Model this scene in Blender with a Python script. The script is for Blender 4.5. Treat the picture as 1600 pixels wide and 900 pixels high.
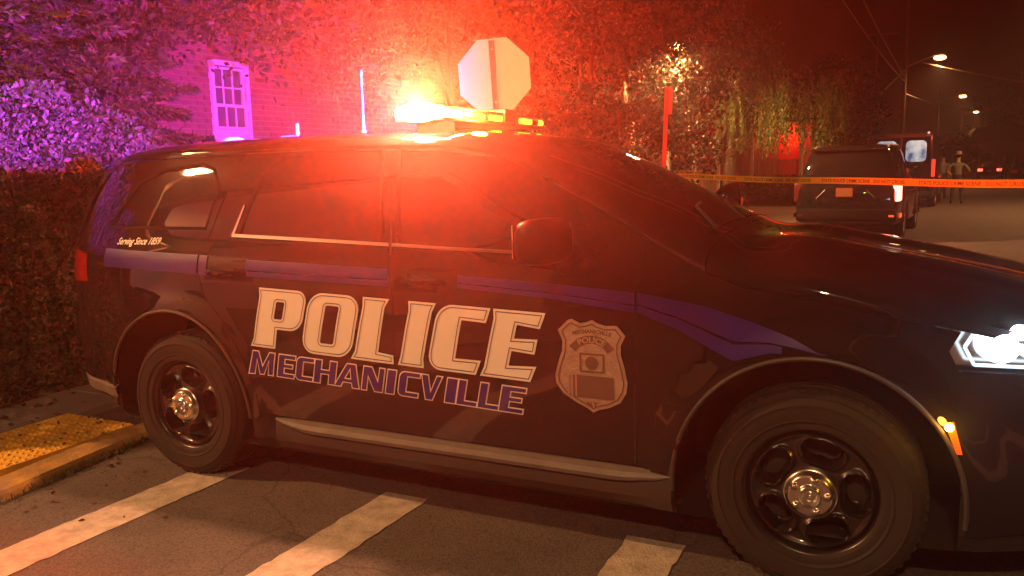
import bpy, bmesh, math, random
import numpy as np
from mathutils import Vector, Matrix, geometry
R_=math.radians
for o in list(bpy.data.objects): bpy.data.objects.remove(o)
scn=bpy.context.scene; COL=scn.collection
# ------------------------------------------------------------------ camera
CAM=Vector((3.276,-3.833,1.548))
_f=Vector((-.42761466,.89239221,-.14415908)); _r=Vector((.90300275,.42903599,-.0226752)); _u=_r.cross(_f)
cd=bpy.data.cameras.new('camera'); cam=bpy.data.objects.new('camera',cd); COL.objects.link(cam)
cam.matrix_world=Matrix(((_r.x,_u.x,-_f.x,CAM.x),(_r.y,_u.y,-_f.y,CAM.y),(_r.z,_u.z,-_f.z,CAM.z),(0,0,0,1)))
cd.sensor_width=36; cd.lens=1254.3/1600*36; cd.clip_start=.05; cd.clip_end=3000
scn.camera=cam
# ------------------------------------------------------------------ world: night sky
wd=bpy.data.worlds.new('World'); scn.world=wd; wd.use_nodes=True
nt=wd.node_tree; bg=nt.nodes['Background']; sky=nt.nodes.new('ShaderNodeTexSky'); sky.sky_type='NISHITA'
sky.sun_disc=False; sky.sun_elevation=R_(-6); sky.sun_rotation=R_(200)
nt.links.new(sky.outputs[0],bg.inputs[0]); bg.inputs[1].default_value=.05
scn.view_settings.view_transform='Standard'; scn.view_settings.look='None'; scn.view_settings.exposure=0; scn.view_settings.gamma=1
cy=scn.cycles
cy.max_bounces=6; cy.diffuse_bounces=2; cy.glossy_bounces=3; cy.transmission_bounces=4; cy.transparent_max_bounces=8; cy.volume_bounces=0
cy.sample_clamp_indirect=2.5; cy.caustics_reflective=False; cy.caustics_refractive=False
cy.use_denoising=True
# light strengths (watts) and colours, all in one place
SIGMA=.0044; ANISO=.84
RED=(1,.032,.008); AMBER=(1,.42,.04); BLUE=(.22,.03,1); SODIUM2=(1,.54,.25); SODIUM=(1,.44,.15); BURST=(1,.38,.18); COOL=(.72,.88,1)
P_RED=8600; P_BLUE=10500; P_STREET=7000; P_STREET2=3300; P_LAMP=2000; P_BURST=380
# ------------------------------------------------------------------ helpers
def link(o,parent=None):
    COL.objects.link(o)
    if parent is not None: o.parent=parent
    return o
def tag(o,label=None,cat=None,group=None,kind=None):
    if label: o['label']=label
    if cat: o['category']=cat
    if group: o['group']=group
    if kind: o['kind']=kind
    return o
def thing(name,label,cat,loc=(0,0,0),rz=0,group=None):
    o=bpy.data.objects.new(name,None); o.location=loc; o.rotation_euler=(0,0,rz); o.empty_display_size=.2
    link(o); return tag(o,label,cat,group)
def obj(name,me,mat=None,parent=None,loc=None):
    if isinstance(me,MB): me=me.mesh(name)
    o=bpy.data.objects.new(name,me)
    if mat is not None and not me.materials: me.materials.append(mat)
    if loc: o.location=loc
    return link(o,parent)
def struct(name,me,mat): return tag(obj(name,me,mat),kind='structure')
class MB:
    def __init__(s): s.v=[];s.f=[];s.smooth=False;s.m=[]
    def add(s,V,F):
        b=len(s.v); s.v+= [tuple(v) for v in V]; s.f+=[tuple(b+i for i in f) for f in F]; return s
    def box(s,x0,x1,y0,y1,z0,z1,M=None,bev=0):
        if bev>0:
            b=min(bev,.49*min(x1-x0,y1-y0,z1-z0)); V=[];F=[]
            bm=bmesh.new(); bmesh.ops.create_cube(bm,size=1)
            for v in bm.verts: v.co=Vector(((x0+x1)/2+v.co.x*(x1-x0),(y0+y1)/2+v.co.y*(y1-y0),(z0+z1)/2+v.co.z*(z1-z0)))
            bmesh.ops.bevel(bm,geom=bm.edges[:],offset=b,segments=2,affect='EDGES',profile=.5)
            bm.verts.index_update(); V=[v.co.copy() for v in bm.verts]; F=[[v.index for v in f.verts] for f in bm.faces]; bm.free()
        else:
            V=[Vector(p) for p in ((x0,y0,z0),(x1,y0,z0),(x1,y1,z0),(x0,y1,z0),(x0,y0,z1),(x1,y0,z1),(x1,y1,z1),(x0,y1,z1))]
            F=[(0,3,2,1),(4,5,6,7),(0,1,5,4),(1,2,6,5),(2,3,7,6),(3,0,4,7)]
        if M is not None: V=[M@v for v in V]
        return s.add(V,F)
    def tube(s,P,r,n=8,cap=True):
        P=[Vector(p) for p in P]; rr=r if isinstance(r,(list,tuple)) else [r]*len(P); V=[];F=[]
        up=Vector((0,0,1)); 
        for i,p in enumerate(P):
            d=(P[min(i+1,len(P)-1)]-P[max(i-1,0)]).normalized()
            a=d.cross(up if abs(d.z)<.95 else Vector((1,0,0))).normalized(); b=d.cross(a)
            for k in range(n):
                t=2*math.pi*k/n; V.append(p+(a*math.cos(t)+b*math.sin(t))*rr[i])
        for i in range(len(P)-1):
            for k in range(n): F.append((i*n+k,i*n+(k+1)%n,(i+1)*n+(k+1)%n,(i+1)*n+k))
        if cap: F.append(tuple(range(n))[::-1]); F.append(tuple((len(P)-1)*n+k for k in range(n)))
        return s.add(V,F)
    def lathe(s,prof,n=32,M=None,closed=False):   # prof (r,h) about z
        V=[];F=[];m=len(prof)
        for k in range(n):
            t=2*math.pi*k/n
            for r,h in prof: V.append(Vector((r*math.cos(t),r*math.sin(t),h)))
        for k in range(n):
            k2=(k+1)%n
            for i in range(m-1 if not closed else m):
                j=(i+1)%m; F.append((k*m+i,k2*m+i,k2*m+j,k*m+j))
        if M is not None: V=[M@v for v in V]
        return s.add(V,F)
    def prism(s,poly,y0,y1,M=None):   # poly in (x,z), extruded along y
        n=len(poly); V=[Vector((x,y0,z)) for x,z in poly]+[Vector((x,y1,z)) for x,z in poly]
        F=[tuple(range(n)),tuple(range(2*n-1,n-1,-1))]+[(i,i+n,(i+1)%n+n,(i+1)%n) for i in range(n)]
        if M is not None: V=[M@v for v in V]
        return s.add(V,F)
    def sphere(s,c,r,n=16,m=10,sc=(1,1,1)):
        V=[];F=[]
        for i in range(m+1):
            for k in range(n):
                a=math.pi*i/m; t=2*math.pi*k/n
                V.append((c[0]+r*sc[0]*math.sin(a)*math.cos(t),c[1]+r*sc[1]*math.sin(a)*math.sin(t),c[2]+r*sc[2]*math.cos(a)))
        for i in range(m):
            for k in range(n): F.append((i*n+k,(i+1)*n+k,(i+1)*n+(k+1)%n,i*n+(k+1)%n))
        return s.add(V,F)
    def mesh(s,name='mesh',smooth=None,angle=None):
        me=bpy.data.meshes.new(name); me.from_pydata(s.v,[],s.f)
        bm=bmesh.new(); bm.from_mesh(me); bmesh.ops.recalc_face_normals(bm,faces=bm.faces); bm.to_mesh(me); bm.free()
        sm=s.smooth if smooth is None else smooth
        if sm:
            me.shade_smooth()
            me.set_sharp_from_angle(angle=R_(40 if angle is None else angle))
        me.update(); return me
def S(mb,angle=40): mb.smooth=True; return mb.mesh('mesh',True,angle)
def facing(name,tris_v,tris_f,loops_n=None): pass
def lamp(name,kind,loc,power,color,parent=None,radius=.05,dirn=None,angle=None,blend=.5):
    l=bpy.data.lights.new(name,kind); l.energy=power; l.color=color; l.shadow_soft_size=radius
    o=bpy.data.objects.new(name,l); o.location=loc
    if kind=='SPOT': l.spot_size=R_(angle); l.spot_blend=blend
    if dirn is not None: o.rotation_euler=Vector(dirn).to_track_quat('-Z','Y').to_euler()
    return link(o,parent)
# ------------------------------------------------------------------ materials
def mat(name,col,rough=.6,metal=0,coat=0,spec=.5,bump=None,var=None,emit=None,trans=None):
    """bump=(scale,dist) ; var=(scale,amount,col2) noise colour variation"""
    m=bpy.data.materials.new(name); m.use_nodes=True; n=m.node_tree.nodes; L=m.node_tree.links; b=n['Principled BSDF']
    b.inputs['Base Color'].default_value=(*col,1); b.inputs['Roughness'].default_value=rough; b.inputs['Metallic'].default_value=metal
    b.inputs['Coat Weight'].default_value=coat; b.inputs['Coat Roughness'].default_value=.03; b.inputs['Specular IOR Level'].default_value=spec
    tc=None
    if bump or var:
        tc=n.new('ShaderNodeTexCoord')
    if var:
        ns=n.new('ShaderNodeTexNoise'); ns.inputs['Scale'].default_value=var[0]; ns.inputs['Detail'].default_value=6; ns.inputs['Roughness'].default_value=.65
        L.new(tc.outputs['Object'],ns.inputs['Vector'])
        r=n.new('ShaderNodeValToRGB'); r.color_ramp.elements[0].position=.5-var[1]; r.color_ramp.elements[1].position=.5+var[1]
        r.color_ramp.elements[0].color=(*col,1); r.color_ramp.elements[1].color=(*var[2],1)
        L.new(ns.outputs['Fac'],r.inputs['Fac']); L.new(r.outputs['Color'],b.inputs['Base Color'])
    if bump:
        nb=n.new('ShaderNodeTexNoise'); nb.inputs['Scale'].default_value=bump[0]; nb.inputs['Detail'].default_value=5
        L.new(tc.outputs['Object'],nb.inputs['Vector'])
        bp=n.new('ShaderNodeBump'); bp.inputs['Distance'].default_value=bump[1]; bp.inputs['Strength'].default_value=1
        L.new(nb.outputs['Fac'],bp.inputs['Height']); L.new(bp.outputs['Normal'],b.inputs['Normal'])
    if emit:
        b.inputs['Emission Color'].default_value=(*emit[0],1); b.inputs['Emission Strength'].default_value=emit[1]
    return m
def leafmat(name,c1,c2,trans=.35):
    m=bpy.data.materials.new(name); m.use_nodes=True; n=m.node_tree.nodes; L=m.node_tree.links; b=n['Principled BSDF']; out=n['Material Output']
    g=n.new('ShaderNodeNewGeometry'); r=n.new('ShaderNodeValToRGB'); r.color_ramp.elements[0].color=(*c1,1); r.color_ramp.elements[1].color=(*c2,1)
    L.new(g.outputs['Random Per Island'],r.inputs['Fac']); L.new(r.outputs['Color'],b.inputs['Base Color'])
    b.inputs['Roughness'].default_value=.55; b.inputs['Specular IOR Level'].default_value=.3
    t=n.new('ShaderNodeBsdfTranslucent'); L.new(r.outputs['Color'],t.inputs['Color'])
    mx=n.new('ShaderNodeMixShader'); mx.inputs[0].default_value=trans
    L.new(b.outputs[0],mx.inputs[1]); L.new(t.outputs[0],mx.inputs[2]); L.new(mx.outputs[0],out.inputs['Surface']); return m
def clearmat(name,tint=(1,1,1),opac=.12,rough=.02):
    m=bpy.data.materials.new(name); m.use_nodes=True; n=m.node_tree.nodes; L=m.node_tree.links; out=n['Material Output']; n.remove(n['Principled BSDF'])
    t=n.new('ShaderNodeBsdfTransparent'); t.inputs[0].default_value=(*tint,1); g=n.new('ShaderNodeBsdfGlossy'); g.inputs['Roughness'].default_value=rough
    fr=n.new('ShaderNodeFresnel'); fr.inputs[0].default_value=1.45
    mx=n.new('ShaderNodeMixShader'); L.new(fr.outputs[0],mx.inputs[0]); L.new(t.outputs[0],mx.inputs[1]); L.new(g.outputs[0],mx.inputs[2]); L.new(mx.outputs[0],out.inputs['Surface']); return m
def emat(name,col,st):
    return mat(name,(.02,.02,.02),.3,emit=(col,st))
M={}
M['paint']=mat('black_paint',(.008,.0075,.008),.5,coat=1,spec=.0)
M['panel_gap']=mat('shadow_black',(.006,.006,.006),.8)
M['plastic']=mat('black_plastic',(.022,.021,.02),.55,bump=(180,.0006))
M['rocker']=mat('dark_rocker',(.035,.03,.028),.5,bump=(60,.0008))
M['seal']=mat('gloss_black',(.006,.006,.006),.7,spec=.05)
M['trim']=mat('sill_lit_grey',(.16,.15,.14),.42,bump=(60,.0008),var=(9,.25,(.10,.09,.08)))
M['glass']=mat('tinted_glass',(.008,.008,.009),.02,spec=.7)
M['chrome']=mat('chrome',(.75,.74,.72),.16,1)
M['cap']=mat('hub_chrome',(.62,.60,.56),.27,1,bump=(40,.0006))
M['rubber']=mat('rubber',(.016,.015,.014),.78,spec=.25,bump=(90,.001),var=(7,.3,(.028,.025,.022)))
M['rim']=mat('black_rim',(.010,.010,.010),.32,coat=.5)
M['white_vinyl']=mat('white_vinyl',(.78,.74,.68),.38,var=(25,.4,(.70,.67,.62)))
M['line_vinyl']=mat('dark_line_vinyl',(.05,.02,.07),.4)
M['blue_vinyl']=mat('blue_vinyl',(.014,.008,.145),.3,coat=.3)
M['badge']=mat('badge_foil',(.50,.38,.32),.42,.45,bump=(70,.003),var=(20,.3,(.33,.21,.17)))
M['badge_dark']=mat('badge_ink',(.15,.08,.06),.5,.2)
M['asphalt']=mat('asphalt',(.082,.070,.066),.82,bump=(140,.008),var=(2.2,.22,(.13,.112,.105)))
_n=M['asphalt'].node_tree; _b=_n.nodes['Principled BSDF']; _src=_b.inputs['Base Color'].links[0].from_socket; _tc=_n.nodes.new('ShaderNodeTexCoord')
_ag=_n.nodes.new('ShaderNodeTexVoronoi'); _ag.inputs['Scale'].default_value=95; _n.links.new(_tc.outputs['Object'],_ag.inputs['Vector'])
_m1=_n.nodes.new('ShaderNodeMapRange'); _m1.inputs[1].default_value=0; _m1.inputs[2].default_value=.9; _m1.inputs[3].default_value=1.35; _m1.inputs[4].default_value=.55; _n.links.new(_ag.outputs['Distance'],_m1.inputs[0])
_dn=_n.nodes.new('ShaderNodeTexNoise'); _dn.inputs['Scale'].default_value=2.5; _dn.inputs['Detail'].default_value=5; _n.links.new(_tc.outputs['Object'],_dn.inputs['Vector'])
_ad=_n.nodes.new('ShaderNodeVectorMath'); _ad.operation='MULTIPLY_ADD'; _ad.inputs[1].default_value=(.5,.5,.5); _n.links.new(_dn.outputs['Color'],_ad.inputs[0]); _n.links.new(_tc.outputs['Object'],_ad.inputs[2])
_cr=_n.nodes.new('ShaderNodeTexVoronoi'); _cr.feature='DISTANCE_TO_EDGE'; _cr.inputs['Scale'].default_value=.62; _n.links.new(_ad.outputs[0],_cr.inputs['Vector'])
_m2=_n.nodes.new('ShaderNodeMapRange'); _m2.inputs[1].default_value=.001; _m2.inputs[2].default_value=.009; _m2.inputs[3].default_value=.58; _m2.inputs[4].default_value=1; _n.links.new(_cr.outputs['Distance'],_m2.inputs[0])
_mm=_n.nodes.new('ShaderNodeMath'); _mm.operation='MULTIPLY'; _n.links.new(_m1.outputs[0],_mm.inputs[0]); _n.links.new(_m2.outputs[0],_mm.inputs[1])
_vm=_n.nodes.new('ShaderNodeVectorMath'); _vm.operation='SCALE'; _n.links.new(_src,_vm.inputs[0]); _n.links.new(_mm.outputs[0],_vm.inputs['Scale']); _n.links.new(_vm.outputs[0],_b.inputs['Base Color'])
M['mirror_black']=mat('mirror_black',(.0035,.003,.003),.6,spec=.0,coat=.14); M['mirror_black'].node_tree.nodes['Principled BSDF'].inputs['Coat Roughness'].default_value=.28
M['concrete']=mat('concrete',(.24,.21,.18),.85,bump=(60,.006),var=(4,.25,(.17,.15,.13)))
M['kerb_yellow']=mat('worn_yellow_kerb',(.46,.26,.05),.75,bump=(50,.008),var=(8,.16,(.20,.14,.08)))
M['pad_yellow']=mat('tactile_yellow',(.78,.44,.04),.6,bump=(45,.004),var=(7,.3,(.66,.37,.05)))
M['roadpaint']=mat('road_paint',(.54,.48,.41),.7,bump=(120,.006),var=(12,.14,(.33,.29,.24)))
M['soil']=mat('soil',(.06,.042,.028),.95,bump=(25,.04),var=(6,.25,(.10,.075,.045)))
M['lawn']=mat('lawn',(.05,.06,.02),.95,bump=(20,.05),var=(3,.25,(.09,.09,.04)))
M['galv']=mat('galvanised',(.45,.43,.40),.5,.35,bump=(30,.001))
M['alu']=mat('bare_aluminium',(.70,.67,.62),.55,.1,var=(6,.35,(.62,.58,.53)))
M['signred']=mat('sign_red',(.45,.02,.02),.5)
M['wood']=mat('pole_wood',(.13,.085,.055),.85,bump=(30,.01),var=(12,.3,(.08,.05,.035)))
M['bark']=mat('bark',(.032,.024,.018),.9,bump=(22,.03),var=(9,.3,(.018,.013,.010)))
M['brick']=mat('brick',(.15,.055,.050),.85,bump=(60,.004),var=(9,.22,(.075,.028,.027)))
M['mortar']=mat('mortar',(.14,.11,.10),.9,bump=(60,.003))
M['wtrim']=mat('white_trim',(.60,.58,.55),.55,var=(9,.3,(.45,.43,.41)))
M['winglass']=mat('window_glass_sheen',(.10,.09,.11),.06,spec=.8,var=(2,.3,(.05,.045,.06)))  # purplish reflection is put into the pane colour
M['aerial']=mat('aerial_grey',(.16,.15,.16),.5)
M['siding']=mat('siding',(.34,.29,.24),.7,var=(3,.3,(.27,.23,.19)))
M['roof']=mat('shingle',(.07,.06,.055),.9,bump=(20,.02))
M['tape']=mat('tape_yellow',(.90,.52,.02),.45,var=(6,.4,(.84,.46,.02)))
_t=M['tape'].node_tree; _tr=_t.nodes.new('ShaderNodeBsdfTranslucent'); _tr.inputs[0].default_value=(.9,.55,.03,1); _mx=_t.nodes.new('ShaderNodeMixShader'); _mx.inputs[0].default_value=.35
_t.links.new(_t.nodes['Principled BSDF'].outputs[0],_mx.inputs[1]); _t.links.new(_tr.outputs[0],_mx.inputs[2]); _t.links.new(_mx.outputs[0],_t.nodes['Material Output'].inputs['Surface'])
M['tapeink']=mat('tape_ink',(.02,.015,.012),.5)
M['redlit_post']=mat('red_lit_post',(.50,.13,.11),.5)  # red light falling on the posts is put into their colour
M['fence']=mat('fence_wood',(.32,.22,.16),.8,var=(6,.3,(.22,.15,.1)))
M['leaf_hedge']=leafmat('hedge_leaf',(.022,.045,.022),(.060,.10,.055))
M['leaf_spruce']=leafmat('spruce_needles',(.018,.038,.012),(.060,.085,.022),.2)
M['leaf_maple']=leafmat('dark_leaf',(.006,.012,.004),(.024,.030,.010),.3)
M['leaf_willow']=leafmat('willow_leaf',(.045,.085,.020),(.11,.17,.045),.45)
M['leaf_dry']=leafmat('dry_leaf',(.05,.03,.015),(.14,.08,.035),.1)
M['grass']=leafmat('grass_blade',(.03,.05,.015),(.09,.11,.04),.3)
M['skin']=mat('skin',(.42,.24,.17),.55)
M['shirt_grey']=mat('grey_shirt',(.12,.115,.10),.85,bump=(50,.004))
M['trouser']=mat('dark_trousers',(.022,.018,.02),.85,bump=(50,.004))
M['hatgrey']=mat('hat_felt',(.2,.15,.14),.8)
M['shoe']=mat('shoe',(.012,.012,.012),.4)
M['red_lens']=mat('red_lens',(.32,.01,.008),.15,coat=1)
M['dull_lens']=mat('dull_red_lens',(.05,.006,.005),.3)
M['lens']=clearmat('clear_lens')
# ================================================================== POLICE SUV
def pchip(P):
    n=len(P); X=[p[0] for p in P]; Y=[p[1] for p in P]
    h=[X[i+1]-X[i] for i in range(n-1)]; d=[(Y[i+1]-Y[i])/h[i] for i in range(n-1)]
    m=[0]*n; m[0]=d[0]; m[-1]=d[-1]
    for i in range(1,n-1):
        m[i]=0 if d[i-1]*d[i]<=0 else (lambda w1,w2:(w1+w2)/(w1/d[i-1]+w2/d[i]))(2*h[i]+h[i-1],h[i]+2*h[i-1])
    def f(x):
        if x<=X[0]: return Y[0]
        if x>=X[-1]: return Y[-1]
        k=0
        while x>X[k+1]: k+=1
        t=(x-X[k])/h[k]
        return Y[k]*(1+2*t)*(1-t)**2+h[k]*m[k]*t*(1-t)**2+Y[k+1]*t*t*(3-2*t)+h[k]*m[k+1]*t*t*(t-1)
    return f
ZT=pchip([(-1.1,.95),(-1.08,1.10),(-1.03,1.27),(-.97,1.45),(-.91,1.63),(-.87,1.685),(-.82,1.71),(-.5,1.742),(0,1.759),(.7,1.768),(1.2,1.758),(1.5,1.748),(1.75,1.708),(2.0,1.61),(2.3,1.458),(2.6,1.31),(2.74,1.262),(2.95,1.248),(3.2,1.205),(3.5,1.15),(3.7,1.105),(3.82,1.075),(3.9,.99),(3.96,.82)])
CR=pchip([(-1.1,.2),(-.95,.14),(-.5,.10),(1.2,.10),(2.0,.10),(2.6,.11),(2.9,.14),(3.5,.15),(3.96,.15)])
ZB=pchip([(-1.1,.42),(-1.0,.38),(-.6,.35),(-.4,.27),(0,.22),(3.0,.22),(3.6,.24),(3.96,.3)])
WB=pchip([(.15,.88),(.22,.91),(.28,.928),(.40,.938),(.55,.95),(.7,.957),(.85,.957),(.98,.951),(1.06,.944),(1.13,.935),(1.18,.918),(1.23,.894),(1.27,.878),(1.4,.835),(1.55,.778),(1.68,.715),(1.80,.65)])
PT=pchip([(-1.1,.60),(-1.07,.70),(-1.0,.79),(-.9,.865),(-.75,.93),(-.6,.965),(-.35,.992),(0,1),(3.0,1),(3.3,.99),(3.5,.965),(3.7,.915),(3.82,.86),(3.9,.80),(3.96,.70)])
WX=(-.02,3.042); WZ=.38
def sst(a,b,x):
    t=min(1,max(0,(x-a)/(b-a))); return t*t*(3-2*t)
def W(x,z):
    w=WB(z)*PT(x)*(1-.16*sst(1.15,1.7,z)*sst(.2,1.0,-x))
    for c in WX:
        r=math.hypot(x-c,z-WZ)
        w+=.024*(1-sst(.50,.64,r))*sst(.2,.3,z)
    return w
def ZE(x): return ZT(x)-CR(x)
def surfn(x,z,e=.004):
    wx=(W(x+e,z)-W(x-e,z))/(2*e); wz=(W(x,z+e)-W(x,z-e))/(2*e)
    return Vector((-wx,-1,-wz)).normalized()
def SP(x,z,off=0,side=-1):
    n=surfn(x,z); p=Vector((x,-W(x,z),z))+n*off
    if side>0: p.y=-p.y; n.y=-n.y
    return p,n
def densify(poly,step,closed=True):
    out=[];n=len(poly)
    for i in range(n if closed else n-1):
        a=poly[i];b=poly[(i+1)%n]; k=max(1,int(math.ceil(math.hypot(b[0]-a[0],b[1]-a[1])/step)))
        for j in range(k): out.append((a[0]+(b[0]-a[0])*j/k,a[1]+(b[1]-a[1])*j/k))
    if not closed: out.append(poly[-1])
    return out
def inpoly(P,x,y):
    c=False;n=len(P);j=n-1
    for i in range(n):
        xi,yi=P[i];xj,yj=P[j]
        if (yi>y)!=(yj>y) and x<(xj-xi)*(y-yi)/(yj-yi)+xi: c=not c
        j=i
    return c
def area(P): return .5*sum(P[i][0]*P[(i+1)%len(P)][1]-P[(i+1)%len(P)][0]*P[i][1] for i in range(len(P)))
def inset(P,d):
    if area(P)<0: P=P[::-1]
    n=len(P);out=[]
    for i in range(n):
        a=Vector(P[i-1]);b=Vector(P[i]);c=Vector(P[(i+1)%n]); d1=(b-a).normalized();d2=(c-b).normalized()
        n1=Vector((-d1.y,d1.x));n2=Vector((-d2.y,d2.x)); m=(n1+n2)
        if m.length<1e-4: out.append((b.x+n1.x*d,b.y+n1.y*d));continue
        m.normalize(); k=d/max(.35,m.dot(n1)); out.append((b.x+m.x*k,b.y+m.y*k))
    return out
def panel(name,poly,mat,parent,holes=(),step=.05,off=0,thick=.016,side=-1,edge=None,hthick=None,fn=None):
    edge=edge or step*.6; fn=fn or (lambda x,z:SP(x,z,off,side))
    loops=[densify(poly,edge)]+[densify(h,edge) for h in holes]; pts=[];ed=[]
    for L in loops:
        b=len(pts); pts+=L; ed+=[(b+i,b+(i+1)%len(L)) for i in range(len(L))]
    nb=len(pts)
    xs=[p[0] for p in loops[0]];zs=[p[1] for p in loops[0]]
    x=min(xs)+step*.5
    while x<max(xs):
        z=min(zs)+step*.5
        while z<max(zs):
            if inpoly(loops[0],x,z) and not any(inpoly(h,x,z) for h in loops[1:]):
                if min((p[0]-x)**2+(p[1]-z)**2 for p in pts[:nb])>(step*.4)**2: pts.append((x,z))
            z+=step
        x+=step
    r=geometry.delaunay_2d_cdt([Vector(p) for p in pts],ed,[],0,1e-5)
    V2,F=r[0],r[2]; V=[];N=[];FF=[]
    for v in V2:
        p,n=fn(v.x,v.y); V.append(p);N.append(n)
    for f in F:
        cx=sum(V2[i].x for i in f)/3; cz=sum(V2[i].y for i in f)/3
        if inpoly(loops[0],cx,cz) and not any(inpoly(h,cx,cz) for h in loops[1:]): FF.append(tuple(f))
    # boundary edges
    cnt={}
    for f in FF:
        for i in range(3):
            a,b=f[i],f[(i+1)%3]; cnt[(a,b)]=cnt.get((a,b),0)+1
    bd=[e for e in cnt if (e[1],e[0]) not in cnt]
    if thick:
        m={}
        for a,b in bd:
            for q in (a,b):
                if q not in m: m[q]=len(V); V.append(V[q]-N[q]*thick); N.append(N[q])
            FF.append((b,a,m[a],m[b]))
    # orientation
    if sum((V[f[1]]-V[f[0]]).cross(V[f[2]]-V[f[0]]).dot(N[f[0]]) for f in FF if len(f)==3)<0: FF=[g[::-1] for g in FF]
    me=bpy.data.meshes.new(name); me.from_pydata(V,[],FF); me.shade_smooth(); me.update()
    me.normals_split_custom_set_from_vertices(N)
    return obj(name,me,mat,parent)
def zeline(x0,x1,n=12,d=.004): return [(x0+(x1-x0)*i/n,ZE(x0+(x1-x0)*i/n)-d) for i in range(n+1)]
def arcpts(cx,cz,r,a0,a1,n=24): return [(cx+r*math.cos(R_(a0+(a1-a0)*i/n)),cz+r*math.sin(R_(a0+(a1-a0)*i/n))*1.045) for i in range(n+1)]
car=thing('police_suv','black police SUV with red roof lights and white POLICE lettering parked across the crosswalk','police car')
# --- shell (recessed under the side panels) and top skins, lofted
XS=sorted(set([round(-1.1+i*.012,3) for i in range(22)]+[round(-.84+i*.05,3) for i in range(93)]+[round(3.7+i*.013,3) for i in range(21)]))
KZ=26;KA=22
def recess(x,z): return .016+.09*(sst(3.42,3.46,x)*sst(.82,.86,z)*(1-sst(1.06,1.10,z)))
def shell():
    V=[];F=[];ring=2*KZ+2
    for x in XS:
        zb,ze=ZB(x),ZE(x)
        c=[]
        for k in range(KZ+1):
            z=zb+(ze-zb)*k/KZ; c.append((W(x,z)-recess(x,z),z))
        V+=[(x,-w,z) for w,z in c]+[(x,w,z) for w,z in c[::-1]]
    n=len(XS)
    for i in range(n-1):
        for k in range(ring):
            k2=(k+1)%ring
            if k==KZ: continue     # open top, closed by the skins
            F.append((i*ring+k,(i+1)*ring+k,(i+1)*ring+k2,i*ring+k2))
    F.append(tuple(range(ring))); F.append(tuple((n-1)*ring+k for k in range(ring))[::-1])
    # drop faces inside the wheel wells
    G=[]
    for f in F:
        if len(f)==4:
            c=sum((Vector(V[i]) for i in f),Vector())/4
            if abs(c.y)>.5 and any(math.hypot(c.x-w,(c.z-WZ)/1.045)<.492 for w in WX): continue
        G.append(f)
    me=bpy.data.meshes.new('inner_body'); me.from_pydata(V,[],G); me.update(); return me
obj('inner_body',shell(),M['panel_gap'],car)
def topskin(name,x0,x1,mat,a0=0,a1=180,off=0,lift=0):
    xs=[x for x in XS if x0<x<x1]; xs=[x0]+xs+[x1]; V=[];F=[]
    n=2*KA; ths=[a0+(a1-a0)*i/n for i in range(n+1)]
    for x in xs:
        ze,zt=ZE(x),ZT(x); we=W(x,ze)
        for t in ths:
            c=math.cos(R_(t));s=max(0,math.sin(R_(t)))
            y=-we*math.copysign(abs(c)**(2/3.2),c); z=ze+(zt-ze)*s**(2/2.6)
            # bonnet power bulge and roof ribs
            if name=='bonnet': z+=.012*sst(.18,.30,abs(y))*(1-sst(.42,.62,abs(y)))*sst(2.75,2.95,x)
            if name=='roof': z-=.006*(sst(.012,.0,abs(abs(y)-.42))) if abs(abs(y)-.42)<.012 else 0
            V.append((x,y,z+off))
    m=n+1
    for i in range(len(xs)-1):
        for k in range(n): F.append((i*m+k,i*m+k+1,(i+1)*m+k+1,(i+1)*m+k))
    me=bpy.data.meshes.new(name); me.from_pydata(V,[],F)
    bm=bmesh.new(); bm.from_mesh(me); bmesh.ops.recalc_face_normals(bm,faces=bm.faces)
    if sum(f.normal.z for f in bm.faces)<0: bmesh.ops.reverse_faces(bm,faces=bm.faces)
    bm.to_mesh(me); bm.free(); me.shade_smooth(); return obj(name,me,mat,car)
topskin('roof',-.86,1.70,M['paint'])
topskin('tailgate',-1.1,-.864,M['paint'])
ws=topskin('windscreen_frame',1.703,2.66,M['paint'])
topskin('windscreen',1.75,2.62,M['glass'],22,158,.004)
topskin('rear_window',-1.02,-.90,M['glass'],25,155,.004)
topskin('bonnet',2.663,3.90,M['paint'])
topskin('front_nose',3.903,3.96,M['paint'])
# wipers on the far side of the screen base
for y0 in (-.55,.1):
    mb=MB().tube([(2.63,y0,1.30),(2.48,y0+.28,1.375),(2.46,y0+.45,1.385)],.008,6); obj('wiper',S(mb),M['plastic'],car)
# --- side panels, both flanks
BCUT=[(1.19,1.65),(1.283,1.24),(1.318,1.0),(1.318,.75),(1.305,.404)]
RCUT=[(.325,1.655),(.20,1.25),(.165,1.10),(.21,.97),(.345,.845),(.455,.68),(.515,.52),(.53,.404)]
sh=lambda L,d:[(x+d,z) for x,z in L]
FD=[(2.40,.404),(2.405,1.05),(2.418,ZE(2.418)-.004)]+zeline(2.40,1.19,16)+sh(BCUT,.003)[1:]
RD=zeline(1.18,.33,10)+RCUT[1:]+sh(BCUT,-.003)[::-1][:-1]
QP=[(.519,.404)]+sh(RCUT,-.006)[::-1][1:-1]+zeline(.31,-.80,14)+[(-.90,1.30),(-.955,1.0),(-.965,.645),(-.445,.645)]+arcpts(-.02,.38,.485,147,0,22)+[(.50,.38)]
RB=[(-.965,.639),(-.985,.50),(-.975,.455),(-.52,.435),(-.495,.40)]+arcpts(-.02,.38,.485,172,148,5)
FE=[(2.411,.404),(2.411,1.05),(2.424,ZE(2.424)-.004)]+zeline(2.45,3.84,16)+[(3.885,.92),(3.90,.75),(3.90,.45),(3.82,.33),(3.56,.305)]+arcpts(3.042,.38,.485,-8,180,30)+[(2.50,.33),(2.46,.404)]
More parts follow.
